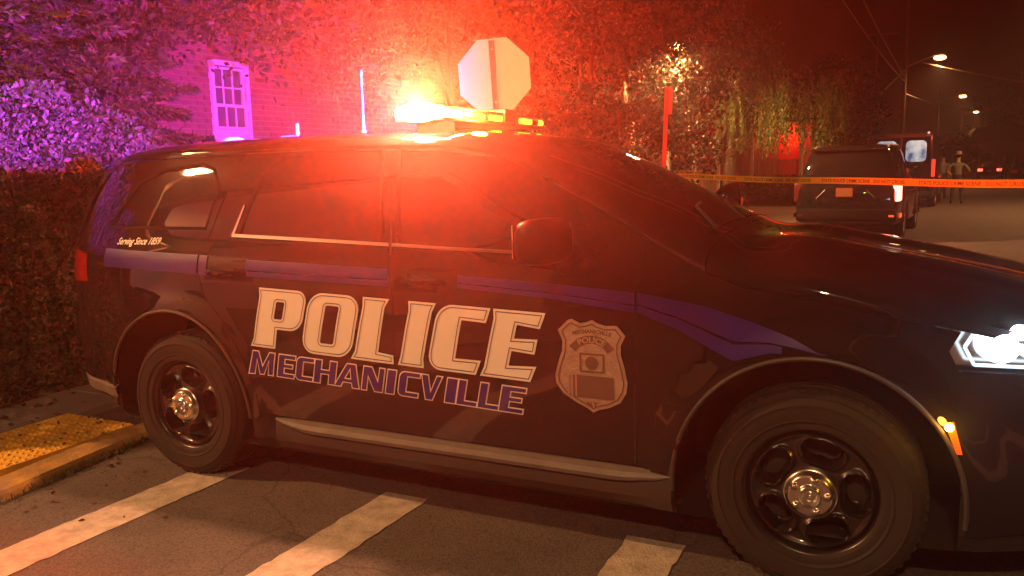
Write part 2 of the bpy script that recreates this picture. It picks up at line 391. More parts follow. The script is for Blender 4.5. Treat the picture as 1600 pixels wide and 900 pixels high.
HL=[(3.452,.937),(3.497,1.028),(3.66,1.048),(3.83,1.045),(3.875,.95),(3.86,.878),(3.67,.864),(3.486,.868)]
WF=[(1.316,1.236),(1.90,1.220),(2.20,1.215),(2.26,1.245),(2.10,1.43),(1.93,1.555),(1.75,1.61),(1.50,1.645),(1.245,1.658)]
WR=[(.385,1.264),(.425,1.42),(.50,1.60),(.60,1.650),(.90,1.665),(1.15,1.662),(1.238,1.24)]
WQ=[(-.56,1.30),(-.50,1.43),(-.40,1.525),(-.22,1.592),(.06,1.615),(.15,1.585),(.205,1.50),(.165,1.300)]
SLIT=[(BCUT[i][0]-.0025,BCUT[i][1]) for i in (1,2,3,4)]+[(BCUT[i][0]+.0025,BCUT[i][1]) for i in (4,3,2,1)]
for side in (-1,1):
    fd=panel('front_door',FD,M['paint'],car,[WF],side=side); rd=panel('rear_door',RD,M['paint'],car,[WR],side=side)
    panel('rear_quarter_panel',QP,M['paint'],car,[WQ],side=side); panel('rear_bumper',RB,M['paint'],car,side=side)
    panel('front_wing',FE,M['paint'],car,[HL],side=side)
    panel('door_glass',inset(WF,.002),M['glass'],fd,off=-.007,thick=0,side=side); panel('door_glass',inset(WR,.002),M['glass'],rd,off=-.007,thick=0,side=side)
    panel('quarter_glass',inset(WQ,.002),M['glass'],car,off=-.006,thick=0,side=side)
    # rubber window surrounds
    for w,par in ((WF,fd),(WR,rd),(WQ,car)):
        panel('window_seal',inset(w,-.010),M['seal'],par,[inset(w,.006)],off=.0006,thick=.004,side=side,edge=.04,step=.3)
    # bright belt moulding with its kick-up
    def strip(name,top,bot,mat,parent,off,thick=.004,step=.05): return panel(name,top+bot[::-1],mat,parent,off=off,thick=thick,side=side,step=step)
    strip('belt_moulding',[(.352,1.274),(.80,1.261),(1.272,1.246)],[(.352,1.259),(.80,1.247),(1.276,1.232)],M['chrome'],rd,.006)
    strip('belt_moulding',[(1.288,1.246),(1.60,1.234),(1.96,1.226)],[(1.290,1.232),(1.60,1.222),(1.96,1.214)],M['chrome'],fd,.006)
    strip('pillar_moulding',[(.350,1.270),(.398,1.415)],[(.366,1.276),(.402,1.405)],M['chrome'],rd,.006)
    # door handles: flat dark patch for the shade in the cup, and bar
    for x0,par in ((.235,rd),(1.37,fd)):
        panel('handle_cup_shade',[(x0+.02,1.062),(x0+.16,1.058),(x0+.17,1.115),(x0+.02,1.12)],M['panel_gap'],par,off=.001,thick=0,side=side)
        P=[SP(x0+t*.2,1.092-.004*t,.012+.024*math.sin(math.pi*t),side)[0] for t in (0,.15,.4,.7,.9,1)]
        obj('door_handle',S(MB().tube(P,[.010,.013,.014,.014,.013,.010],8)),M['paint'],par)
    # wheel-arch lips, liners
    for cx in WX:
        P=[SP(x,z,.002,side)[0] for x,z in arcpts(cx,.38,.487,-5 if cx>1 else 0,185,40)]
        obj('arch_lip',S(MB().tube(P,.0085,8)),M['rocker'],car)
        mb=MB(); V=[];F=[];n=28
        for i in range(n+1):
            a=R_(-6+192*i/n)
            for yy in (.925,.52): V.append((cx+.497*math.cos(a),side*yy,.38+.52*math.sin(a)))
        F=[(2*i,2*i+1,2*i+3,2*i+2) for i in range(n)]; V+= [(cx,side*.52,.38)]
        F+=[(2*i+1,2*i+3,len(V)-1) for i in range(n)]
        mb.add(V,F); obj('wheel_arch_liner',S(mb),M['panel_gap'],car)
    # sill: tapering ledge coloured lighter for the light it catches, dark rocker below
    V=[];F=[];V2=[];n=34
    for i in range(n+1):
        x=.60+(2.55-.60)*i/n; t=max(0,min(1,(x-.60)/.20,(2.55-x)/.20)); t=t**.7
        zt=.388+.006*t; w0=W(x,zt)
        for y,z in ((w0-.012,zt+.003),(w0+.026*t,zt-.012*t),(w0+.034*t+.001,zt-.030*t-.002),(w0+.028*t,zt-.046*t-.004),(w0-.02,zt-.05*t-.006)): V.append((x,side*y,z))
        for y,z in ((w0-.02,zt-.052*t-.004),(w0+.020*t,zt-.056*t-.006),(w0+.016*t,.285),(w0-.03,.235),(w0-.20,.22)): V2.append((x,side*y,z))
    F=[(i*5+k,i*5+k+1,(i+1)*5+k+1,(i+1)*5+k) for i in range(n) for k in range(4)]
    obj('sill_moulding',S(MB().add(V,F),35),M['trim'],car); obj('rocker_panel',S(MB().add(V2,F),35),M['rocker'],car)
    # rear valance, its grey lightened for light like the sill ledge
    V=[];F=[];n=14
    for i in range(n+1):
        x=-.985+.50*i/n; w0=W(x,.45)
        for y,z in ((w0-.01,.452),(w0+.016*min(1,i/6),.440),(w0-.012+.014*min(1,i/6),.385),(w0-.10,.335)): V.append((x,side*y,z))
    F=[(i*4+k,i*4+k+1,(i+1)*4+k+1,(i+1)*4+k) for i in range(n) for k in range(3)]
    obj('rear_valance',S(MB().add(V,F),35),M['trim'],car)
    # tail lamp wrapping the corner
    panel('tail_lamp',[(-.72,1.005),(-.735,1.15),(-.90,1.17),(-.99,1.15),(-1.0,1.02),(-.90,.99)],M['red_lens'],car,off=.006,thick=.012,side=side)
    # headlamp: bowl, two projector lamps, clear lens
    hl=panel('headlight',inset(HL,.002),M['lens'],car,off=-.004,thick=.004,side=side)
    panel('headlight_bowl',inset(HL,-.006),M['chrome'] if side<0 else M['chrome'],hl,off=-.075,thick=0,side=side)
    for lx,lz,rr in ((3.61,.955,.058),(3.735,.958,.055),(3.83,.955,.03)):
        p,n=SP(lx,lz,-.040,side); mb=MB().sphere(p,rr,16,10); obj('bulb',S(mb),emat('headlight_glow',COOL,9 if lx<3.78 else 3),hl)
    for a,b in (((3.50,.95),(3.535,1.015)),((3.50,.95),(3.53,.892)),((3.535,1.015),(3.82,1.028)),((3.53,.892),(3.82,.884))):
        P=[SP(a[0]+(b[0]-a[0])*t,a[1]+(b[1]-a[1])*t,-.02,side)[0] for t in (0,.5,1)]
        obj('light_guide',S(MB().tube(P,.006,6)),emat('guide_glow',COOL,1.6),hl)
    p,n=SP(3.66,1.0,.03,side); lamp('headlight_light','POINT',p,6 if side<0 else 4,COOL,car,.03); p,n=SP(3.66,.955,-.016,side); lamp('headlight_bowl_light','POINT',p,2.5,COOL,car,.02)
    # side marker
    mk=panel('side_marker',[(3.448,.705),(3.474,.708),(3.505,.60),(3.488,.60)],mat('marker_orange',(.5,.09,.01),.2,coat=1,emit=((1,.12,.01),.35)),car,off=.004,thick=.006,side=side,step=.02)
    p,n=SP(3.462,.690,.004,side); obj('lit_diode',S(MB().sphere(p,.014,12,8)),emat('marker_amber',AMBER,60),mk)
    if side<0: lamp('side_marker_light','POINT',p+n*.07,1.6,AMBER,car,.02)
    # mirror
    mx=2.10 if side<0 else 2.24
    mb=MB().box(-.085,.075,-.125,.115,-.085,.085,Matrix.Translation((mx,side*1.075,1.285 if side<0 else 1.30))@Matrix.Rotation(R_(8*side),4,'Z'),.05)
    mr=obj('wing_mirror',S(mb,60),M['mirror_black'],car)
    obj('mirror_glass',S(MB().box(-.089,-.083,-.10,.095,-.06,.065,Matrix.Translation((mx,side*1.075,1.285 if side<0 else 1.30))@Matrix.Rotation(R_(8*side),4,'Z'),.002)),M['chrome'],mr)
    obj('mirror_arm',S(MB().box(mx-.04,mx+.06,min(side*.86,side*.99),max(side*.86,side*.99),1.205,1.25,None,.015)),M['paint'],mr)
    obj('mirror_edge_highlight',S(MB().tube([(mx-.088,side*(1.0-.03),1.205),(mx-.092,side*.985,1.25),(mx-.088,side*.99,1.32),(mx-.07,side*1.02,1.362)],.006,6)),M['chrome'],mr)  # chrome tube stands for the light along the housing's rear edge
# pillar spotlight on the far side
sp=S(MB().lathe([(0,-.10),(.05,-.095),(.082,-.05),(.092,0),(.092,.03),(.085,.045),(0,.05)],24,Matrix.Translation((2.42,.93,1.36))@Matrix.Rotation(R_(80),4,'Y')))
sl=obj('pillar_spotlight',sp,M['paint'],car)
obj('spotlight_bracket',S(MB().tube([(2.42,.93,1.30),(2.40,.86,1.24)],.018,8)),M['plastic'],sl)
# grille and front number-plate area, bumper bar
mb=MB()
for i in range(5): mb.box(3.93,3.975,-.45,.45,.80-i*.05,.825-i*.05)
obj('grille',mb,M['plastic'],car)
obj('front_bumper',S(MB().box(3.86,3.99,-.72,.72,.36,.56,None,.05)),M['paint'],car)
# --- wheels
def wheel_meshes():
    out=[]
    # tyre profile (r,h): h outward
    pr=[(.232,.0),(.240,.010),(.252,.013),(.262,.012),(.268,.016),(.270,.019),(.273,.019),(.275,.016),(.300,.021),(.322,.0205),(.324,.0235),(.328,.0235),(.330,.0195),(.343,.012),(.352,.010),(.356,-.002),(.366,-.008),(.376,-.026),(.381,-.05)]
    for h in (-.085,-.125,-.165):
        pr+=[(.3815,h+.028),(.374,h+.026),(.374,h+.016),(.3815,h+.014)]
    pr+=[(.381,-.205),(.366,-.245),(.325,-.27),(.25,-.26),(.232,-.25)]
    mb=MB().lathe(pr,72); 
    for i in range(60):   # shoulder blocks
        a=2*math.pi*i/60; Mx=Matrix.Rotation(a,4,'Z')
        mb.box(.356,.3785,-.011,.007,-.045,-.0165,Mx)
    tyre=mb.mesh('tyre',True,32)
    # rim: polar height field with five rounded openings
    NR,NA=34,200; V=[];F=[]
    for i in range(NR+1):
        r=.055+(.234-.055)*i/NR
        for k in range(NA):
            th=2*math.pi*k/NA; s=((math.degrees(th)-185)%72)-36   # 0 = middle of an opening
            # opening in (r, arc) space
            u=(r-.155)/.046; v=R_(s)*r/(.060+.34*(r-.12)); q=(abs(u)**2.6+abs(v)**2.6)
            hole=1-sst(.72,1.12,q); rim=.016*sst(.62,.98,q)*(1-sst(1.0,1.9,q))
            h=-.030+.018*(1-sst(.05,.11,r))+.012*sst(.195,.21,r)-.02*sst(.21,.222,r)+.034*sst(.222,.230,r)+rim-.065*hole
            V.append((r*math.cos(th),r*math.sin(th),h))
    for i in range(NR):
        for k in range(NA): F.append((i*NA+k,i*NA+(k+1)%NA,(i+1)*NA+(k+1)%NA,(i+1)*NA+k))
    V.append((0,0,-.02)); F+=[(k,len(V)-1,(k+1)%NA) for k in range(NA)]
    def hole_at(p):
        r=math.hypot(p[0],p[1]); s=((math.degrees(math.atan2(p[1],p[0]))-185)%72)-36; u=(r-.155)/.046; v=R_(s)*r/(.060+.34*(r-.12)); return abs(u)**2.6+abs(v)**2.6
    F=[f for f in F if len(f)==3 or not all(hole_at(V[i])<.66 for i in f)]
    rim=MB().add(V,F).mesh('wheel',True,75)
    # chrome hub cap: stepped dome with five lug bosses and a raised ring
    NR,NA=36,120; V=[];F=[]
    for i in range(NR+1):
        r=.091*i/NR+.0001
        for k in range(NA):
            th=2*math.pi*k/NA; h=.006+.022*(1-sst(.070,.091,r))
            h+=.012*(1-sst(.0,.008,abs(r-.036)))-.012*(1-sst(.020,.034,r))+.010*(1-sst(.0,.016,r))
            for j in range(5):
                a=R_(185+36+72*j); d=math.hypot(r*math.cos(th)-.060*math.cos(a),r*math.sin(th)-.060*math.sin(a)); h+=.010*(1-sst(.006,.015,d))
            V.append((r*math.cos(th),r*math.sin(th),h))
    for i in range(NR):
        for k in range(NA): F.append((i*NA+k,i*NA+(k+1)%NA,(i+1)*NA+(k+1)%NA,(i+1)*NA+k))
    cap=MB().add(V,F).mesh('hub_cap',True,50)
    return tyre,rim,cap
_ty,_ri,_ca=wheel_meshes()
_bd=S(MB().lathe([(.05,-.135),(.17,-.135),(.172,-.145),(.228,-.15),(.228,-.16)],40))
for cx in WX:
    for side in (-1,1):
        Mw=Matrix.Translation((cx,side*.912,.381))@Matrix.Rotation(R_(90),4,'X')@(Matrix.Identity(4) if side<0 else Matrix.Rotation(R_(180),4,'X'))
        w=obj('wheel',_ri,M['rim'],car); w.matrix_local=Mw
        obj('brake_disc',_bd,M['panel_gap'] if side>0 else M['rocker'],w); obj('tyre',_ty,M['rubber'],w); obj('hub_cap',_ca,M['cap'],w)
# --- blue side stripes
def lerpline(P,x):
    for a,b in zip(P,P[1:]):
        if a[0]<=x<=b[0]: return a[1]+(b[1]-a[1])*(x-a[0])/(b[0]-a[0])
    return P[0][1] if x<P[0][0] else P[-1][1]
def stripe(top,bot,x0,x1,par,f0=0,f1=1,n=24,slant=0):
    xs=[x0+(x1-x0)*i/n for i in range(n+1)]; T=[];B=[]
    for x in xs:
        t,b=lerpline(top,x),lerpline(bot,x); T.append((x,t+(b-t)*f0)); B.append((x,t+(b-t)*f1))
    return panel('stripe',T+B[::-1],M['blue_vinyl'],par,off=.0034,thick=0,step=.02)
t1=[(-.56,1.188),(.15,1.171)];b1=[(-.56,1.094),(.15,1.080)]
stripe(t1,b1,-.54,.160,car)
stripe([(.15,1.171),(.29,1.168)],[(.15,1.080),(.29,1.07)],.172,.225,car)
t2=[(.477,1.156),(1.303,1.139)];b2=[(.477,1.078),(1.303,1.062)]
stripe(t2,b2,.477,1.292,car,0,.62); stripe(t2,b2,.485,1.296,car,.69,1)
t3=[(1.638,1.124),(2.03,1.107),(2.423,1.084),(2.663,1.048),(2.844,.997),(2.976,.951),(3.061,.908),(3.10,.905)]
b3=[(1.64,1.071),(2.032,1.049),(2.425,1.007),(2.572,.956),(2.69,.894),(2.774,.858),(2.90,.897),(3.10,.9049)]
stripe(t3,b3,1.638,2.401,car,0,.60); stripe(t3,b3,1.638,2.401,car,.67,1)
stripe(t3,b3,2.411,3.085,car,0,.57,40); stripe(t3,b3,2.411,2.94,car,.64,1,34)
# --- lettering
def arcq(cx,cy,r,a0,a1,n=4): return [(cx+r*math.cos(R_(a0+(a1-a0)*i/n)),cy+r*math.sin(R_(a0+(a1-a0)*i/n))) for i in range(n+1)]
def rrect(x0,y0,x1,y1,r,corners='1111',n=4):
    P=[]
    for c,(cx,cy,a) in zip(corners,((x0,y0,180),(x1,y0,270),(x1,y1,0),(x0,y1,90))):
        sx=1 if cx==x0 else -1; sy=1 if cy==y0 else -1
        P+= arcq(cx+sx*r,cy+sy*r,r,a,a+90,n) if c=='1' else [(cx,cy)]
    return P
# glyphs in metres along the baseline (u) and 0..1 of the height (v); scaled below
def poly_POLICE():
    G=[]
    H=.285
    P=[(0,0),(.150,0),(.146,.33*H)]+[(.20,.33*H)]+arcq(.225,.33*H+.065,.065,270,360,5)+arcq(.235,H-.055,.055,0,90,5)+[(0,H),(.012,.86*H),(.012,.14*H)]
    G.append((P,[rrect(.118,.50*H,.168,.79*H,.008)]))
    G.append((rrect(.303,0,.588,H,.075,'1111',6),[rrect(.405,.19*H,.480,.81*H,.010)]))
    L=[(.588,0),(.835,0),(.835,.14*H),(.728,.16*H),(.722,.86*H),(.738,H),(.598,H),(.606,.86*H),(.604,.14*H)]
    G.append((L,[]))
    G.append(([(.840,0),(.972,0),(.962,.14*H),(.962,.86*H),(.974,H),(.836,H),(.846,.86*H),(.846,.14*H)],[]))
    C=[(1.225,0),(1.236,.22*H),(1.115,.21*H),(1.110,.79*H),(1.225,.78*H),(1.232,H)]+arcq(1.055,H-.07,.07,90,180,6)+arcq(1.055,.07,.07,180,270,6)
    G.append((C,[]))
    E=[(1.245,0),(1.474,0),(1.487,.23*H),(1.365,.20*H),(1.365,.42*H),(1.468,.40*H),(1.468,.62*H),(1.365,.60*H),(1.365,.80*H),(1.468,.77*H),(1.476,H),(1.245,H),(1.256,.86*H),(1.256,.14*H)]
    G.append((E,[])); return G
def place(P,x0,z0,slope,slant): return [(x0+u+slant*v, z0+slope*u+v) for u,v in P]
for P,hs in poly_POLICE():
    P2=place(P,.497,.744,-.028,.235); h2=[place(h,.497,.744,-.028,.235) for h in hs]
    if min(x for x,z in P2)<1.30<1.325<max(x for x,z in P2) and max(x for x,z in P2)<1.42: P2=[(min(x,1.3150),z) for x,z in P2]
    l=panel('white_letter',P2,M['white_vinyl'],car,h2,step=.04,off=.0026,thick=0,edge=.03)
    o1=inset(P2,.0095);o2=inset(P2,.0130)
    panel('letter_line',o1,M['line_vinyl'],l,[o2],step=.5,off=.0042,thick=0,edge=.03)
    for h in h2:
        q1=inset(h,-.0095);q2=inset(h,-.0130); panel('letter_line',q2,M['line_vinyl'],l,[q1],step=.5,off=.0042,thick=0,edge=.03)
H=.114
def glyph(c,w):
    s=.40*w if c not in 'MNAV' else .30*w; t=.20*H
    if c=='I': return [(0,0),(w,0),(w,H),(0,H)],[]
    if c=='L': return [(0,0),(w,0),(w,t),(s,t),(s,H),(0,H)],[]
    if c=='E': return [(0,0),(w,0),(w,t),(s,t),(s,.42*H),(.88*w,.42*H),(.88*w,.60*H),(s,.60*H),(s,.80*H),(w,.80*H),(w,H),(0,H)],[]
    if c=='C': return [(w,0),(w,t),(s,t),(s,.80*H),(w,.80*H),(w,H)]+arcq(.025,H-.025,.025,90,180,3)+arcq(.025,.025,.025,180,270,3),[]
    if c=='H': s=.33*w; return [(0,0),(s,0),(s,.41*H),(w-s,.41*H),(w-s,0),(w,0),(w,H),(w-s,H),(w-s,.60*H),(s,.60*H),(s,H),(0,H)],[]
    if c=='M': s=.24*w; return [(0,0),(s,0),(s,.62*H),(.42*w,0),(.60*w,0),(w-s,.62*H),(w-s,0),(w,0),(w,H),(.74*w,H),(.5*w,.38*H),(.27*w,H),(0,H)],[]
    if c=='N': s=.27*w; return [(0,0),(s,0),(s,.58*H),(.62*w,0),(w,0),(w,H),(w-s,H),(w-s,.45*H),(.40*w,H),(0,H)],[]
    if c=='A': return [(-.04*w,0),(.26*w,0),(.33*w,.2*H),(.68*w,.2*H),(.72*w,0),(1.02*w,0),(.78*w,H),(.40*w,H)],[[(.40*w,.38*H),(.63*w,.38*H),(.56*w,.76*H)]]
    if c=='V': return [(.30*w,0),(.66*w,0),(1.02*w,H),(.72*w,H),(.52*w,.36*H),(.32*w,H),(-.04*w,H)],[]
MW=[('M',.469,.61),('E',.63,.735),('C',.739,.845),('H',.845,.974),('A',.97,1.106),('N',1.116,1.234),('I',1.245,1.295),('C',1.309,1.418),('V',1.422,1.525),('I',1.547,1.604),('L',1.604,1.706),('L',1.706,1.808),('E',1.805,1.92)]
for c,a,b in MW:
    a+=.004; b+=.002; P,hs=glyph(c,b-a); mz=.609-.0335*(a-.48)
    P2=place(P,a+.01,mz,-.0335,.22); h2=[place(h,a+.01,mz,-.0335,.22) for h in hs]
    l=panel('place_letter',inset(P2,-.0016),M['white_vinyl'],car,[inset(h,.0016) for h in h2],step=.04,off=.0026,thick=0,edge=.03)
    panel('letter_fill',inset(P2,.0032),M['blue_vinyl'],l,[inset(h,-.0032) for h in h2],step=.04,off=.0040,thick=0,edge=.03)
def text_mesh(body,size,shear=0,bold=0,spacing=1):
    c=bpy.data.curves.new('t','FONT'); c.body=body; c.size=size; c.shear=shear; c.offset=bold; c.space_character=spacing; c.resolution_u=3; c.align_x='CENTER'
    o=bpy.data.objects.new('t',c); COL.objects.link(o); bpy.context.view_layer.update()
    me=bpy.data.meshes.new_from_object(o.evaluated_get(bpy.context.evaluated_depsgraph_get())); bpy.data.objects.remove(o); bpy.data.curves.remove(c)
    V=[v.co.copy() for v in me.vertices]; F=[tuple(p.vertices) for p in me.polygons]; bpy.data.meshes.remove(me); return V,F
def text_on_side(name,body,size,x,z,mat,parent,off,slope=0,shear=0,bold=0,arc=None,sx=1):
    V,F=text_mesh(body,size,shear,bold); P=[]
    for v in V:
        u,w=v.x*sx,v.y
        if arc: a=u/arc; u,w=(arc+w)*math.sin(a),(arc+w)*math.cos(a)-arc
        P.append(SP(x+u,z+slope*u+w,off)[0])
    return obj(name,MB().add(P,F),mat,parent)
text_on_side('script_lettering','Serving Since 1859',.050,-.295,1.212,M['white_vinyl'],car,.003,slope=.02,shear=.45,bold=.0006,sx=.86)
# --- badge shield
bc=(2.235,.79)
sh_=[(2.134,.966),(2.150,.972)]+[(2.185,.957),(2.213,.962),(2.235,.972),(2.258,.960),(2.290,.952),(2.322,.955),(2.336,.955)]+[(2.369,.918),(2.352,.880),(2.352,.845),(2.368,.79),(2.379,.735),(2.374,.695),(2.350,.655),(2.305,.630),(2.262,.617),(2.240,.604),(2.215,.620),(2.170,.640),(2.115,.672),(2.086,.710),(2.082,.745),(2.093,.79),(2.112,.845),(2.113,.885),(2.094,.926)]
bd=panel('badge_shield',sh_,M['badge'],car,off=.0035,thick=.003,step=.03,edge=.02)
i1=inset(sh_,.012);i2=inset(sh_,.017); panel('badge_border',i1,M['badge_dark'],bd,[i2],step=.5,off=.0052,thick=0,edge=.02)
panel('badge_band',arcq(2.235,.80,.112,145,35,10)+arcq(2.235,.80,.080,35,145,10),M['badge_dark'],bd,off=.0052,thick=0,step=.05)
text_on_side('badge_text','MECHANICVILLE',.021,2.235,.921,M['badge_dark'],bd,.0055,bold=.0006,arc=.30)
text_on_side('badge_text','POLICE',.032,2.235,.884,M['badge'],bd,.0068,bold=.001,arc=.10)
f1=rrect(2.185,.765,2.287,.842,.006); panel('badge_frame',f1,M['badge_dark'],bd,[inset(f1,.007)],step=.5,off=.0055,thick=0,edge=.03)
panel('badge_emblem',arcq(2.235,.803,.027,0,345,16),M['badge_dark'],bd,off=.0055,thick=0,step=.05)
f2=rrect(2.155,.662,2.325,.752,.008); panel('badge_plaque',f2,M['badge_dark'],bd,off=.0054,thick=0,step=.05)
for k in range(3): panel('badge_column',[(2.135+k*.016,.665),(2.142+k*.016,.665),(2.142+k*.016,.755),(2.135+k*.016,.755)],M['badge'],bd,off=.0064,thick=0,step=.2)
text_on_side('badge_text','N.Y.',.026,2.238,.630,M['badge_dark'],bd,.0055,bold=.001)
# --- roof light bar
lb=obj('light_bar',S(MB().box(1.135,1.405,-.60,.60,1.785,1.802,None,.008).box(1.15,1.39,-.585,.585,1.838,1.852,None,.006).box(1.17,1.37,-.58,.58,1.80,1.84)),M['plastic'],car)
for y in (-.45,.45): obj('mounting_foot',S(MB().box(1.18,1.36,y-.03,y+.03,1.725,1.787,None,.006)),M['plastic'],lb)
def module(x0,x1,y0,y1,m,z0=1.806,z1=1.835): return obj('light_module',S(MB().box(x0,x1,y0,y1,z0,z1,None,.008)),m,lb)
dark_red=mat('unlit_red_lens',(.20,.012,.01),.15,coat=1); dark_blue=mat('unlit_blue_lens',(.02,.02,.16),.15,coat=1)
e_hot=emat('red_led_lit',(1,.50,.20),160); e_am=emat('amber_led_lit',(1,.40,.02),5.5); e_bl=emat('blue_led_lit',BLUE,25)
module(1.145,1.395,-.606,-.575,e_hot,1.796,1.850)
obj('light_module',S(MB().sphere((1.27,-.600,1.826),1,20,12,(.120,.036,.044))),e_hot,lb)            # near end: glowing blob added for the red lamp's bloom
module(1.372,1.392,-.585,-.40,e_hot); module(1.372,1.392,-.385,-.16,e_am); module(1.372,1.392,-.10,.04,e_am); module(1.372,1.392,.06,.17,dark_red)
module(1.372,1.392,.27,.42,e_am); module(1.372,1.392,.52,.58,e_am); module(1.372,1.392,.43,.51,dark_red)
module(1.148,1.168,-.585,-.30,e_bl); module(1.148,1.168,-.28,.0,e_bl); module(1.148,1.168,.02,.28,dark_blue); module(1.148,1.168,.30,.58,dark_red)
obj('centre_housing',S(MB().box(1.19,1.40,.05,.20,1.80,1.875,None,.012)),M['plastic'],lb)
lamp('red_strobe_light','POINT',(1.27,-.56,1.875),P_RED,RED,car,.05); lamp('burst_glow_light','POINT',(1.27,-.665,1.852),P_BURST,BURST,car,.05)  # second lamp added for the pale burst around the near end
lamp('amber_strobe_light','POINT',(1.43,-.30,1.84),60,AMBER,car,.04)
lamp('blue_strobe_light','SPOT',(1.10,-.25,1.835),P_BLUE,BLUE,car,.05,(-1,.16,.03),122,.95)
# --- roof aerials
ZR=ZT(.53)-.002
obj('aerial',S(MB().lathe([(0,0),(.022,0),(.02,.018),(.008,.03),(.0065,.09),(.004,.11),(.0028,.36),(0,.362)],12,Matrix.Translation((.53,0,ZR)))),M['aerial'],car)
obj('roof_dome',S(MB().lathe([(.085,0),(.08,.022),(.06,.042),(.03,.052),(0,.054)],28,Matrix.Translation((-.45,0,ZT(-.45)-.002)))),mat('cream_dome',(.78,.62,.30),.4),car)
obj('roof_puck',S(MB().box(-.05,.06,-.05,.05,ZT(0)-.004,ZT(0)+.026,None,.012).box(.048,.058,-.006,.006,ZT(0)+.02,ZT(0)+.095)),M['wtrim'],car)
# ================================================================== SETTING
rng=np.random.default_rng(7); random.seed(5)
SD=Vector((.0958,.9954,0)); SN=Vector((.9954,-.0958,0)); SRZ=-math.atan2(.0958,.9954)
def XK(y): return -.75+(-.5-y)*.13 if y<-.5 else -.75+.0963*(y+.5)
def sheet(poly,z): return MB().add([(x,y,z) for x,y in poly],[tuple(range(len(poly)))])
g=MB(); n=40
X=[-400,-60,-20,-8]+[-4+i*.8 for i in range(16)]+[12,30,60,400]; Y=[-400,-40,-8]+[-4+i for i in range(14)]+[14,20,30,50,90,150,400]
g.add([(x,y,0) for y in Y for x in X],[(j*len(X)+i,j*len(X)+i+1,(j+1)*len(X)+i+1,(j+1)*len(X)+i) for j in range(len(Y)-1) for i in range(len(X)-1)])
struct('road',g,M['asphalt'])
ys=[-14,-8,-4,-2.5,-1.5,-.5,1,3,6,10,15,20,22.5]
struct('verge_soil',sheet([(XK(y)-1.2,y) for y in ys]+[(-60,22.5),(-60,-14)],.012),M['soil'])
ys2=[22.5,27.5]
struct('driveway',sheet([(XK(22.5)-.2,22.5),(XK(27.5)-.2,27.5),(-20,27.5),(-20,22.5)],.016),M['concrete'])
struct('lawn',sheet([(XK(27.5)-1.4,27.5),(XK(120)-1.4,120),(-80,120),(-80,27.5)],.012),M['lawn'])
# kerb of separate stones, yellow beside the tactile pad
kb=bpy.data.objects.new('kerb',None); link(kb); tag(kb,kind='structure')
y=-7.0; i=0
while y<60:
    L=1.25 if y<20 else 3.0; a,b=y+.006,y+L-.006
    yellow=-2.6<y<.6; h=.05 if y<.6 else .11
    mb=MB(); xa,xb=XK(a),XK(b); w=.20
    V=[(xa-w,a,0),(xa,a,0),(xb,b,0),(xb-w,b,0),(xa-w,a,h),(xa-.02,a,h),(xa-.004,a,h-.018),(xb-.004,b,h-.018),(xb-.02,b,h),(xb-w,b,h)]
    mb.add(V,[(0,1,6,5,4),(3,9,8,7,2),(1,2,7,6),(6,7,8,5),(5,8,9,4),(0,4,9,3)])
    obj('kerb_stone',mb,M['kerb_yellow'] if yellow else M['concrete'],kb); y+=L; i+=1
# pavement slabs
pv=bpy.data.objects.new('pavement',None); link(pv); tag(pv,kind='structure')
y=-6.0
while y<22:
    L=1.18; h=.045 if y<.6 else .10
    for c0,c1 in ((.205,.80),(.806,1.42)):
        if c0<.3 and -2.2<y<-.6: continue
        a,b=y+.005,y+L-.005
        if c0<.3 and y<-.4 and b>-2.36 and y>-2.9 and y<-.6: continue
        V=[(XK(a)-c1,a,0),(XK(a)-c0,a,0),(XK(b)-c0,b,0),(XK(b)-c1,b,0)]; e=.006
        V+=[(XK(a)-c1+e,a+e,h),(XK(a)-c0-e,a+e,h),(XK(b)-c0-e,b-e,h),(XK(b)-c1+e,b-e,h)]
        obj('slab',MB().add(V,[(4,5,6,7),(0,1,5,4),(1,2,6,5),(2,3,7,6),(3,0,4,7)]),M['concrete'],pv)
    y+=L
# tactile pad
pad=thing('tactile_pad','worn yellow tactile paving pad with raised dots beside the kerb','paving pad',(-1.255,-1.43,0))
V=[];hw=.31
obj('pad_plate',MB().box(-hw,hw,-.92,-.006,.0,.046).box(-hw,hw,.006,.92,.0,.046),M['pad_yellow'],pad)
mb=MB()
for i in range(12):
    for j in range(36):
        x=-.28+i*.051; yy=-.89+j*.0515
        if abs(yy)<.012: continue
        mb.lathe([(.0125,.046),(.010,.050),(.005,.0515),(.0001,.0517)],7,Matrix.Translation((x,yy,0)))
tag(obj('raised_dots',S(mb,80),M['pad_yellow'],pad),kind='stuff')
# crosswalk bars with ragged edges
for k,(xl,xr,sl) in enumerate(((-.045,.205,.045),(1.075,1.315,.045),(2.31,2.555,.03),(3.53,3.77,.03),(4.73,4.98,.03),(5.94,6.18,.03))):
    P=[];n=60
    for i in range(n+1):
        y=-.72-2.9*i/n; P.append((xl+sl*(y+.72)+rng.normal(0,.004),y))
    for i in range(n+1):
        y=-3.62+2.9*i/n; P.append((xr+sl*(y+.72)+rng.normal(0,.004),y+rng.normal(0,.003)))
    tag(obj('crosswalk_stripe',sheet(P,.004),M['roadpaint']),kind='structure')
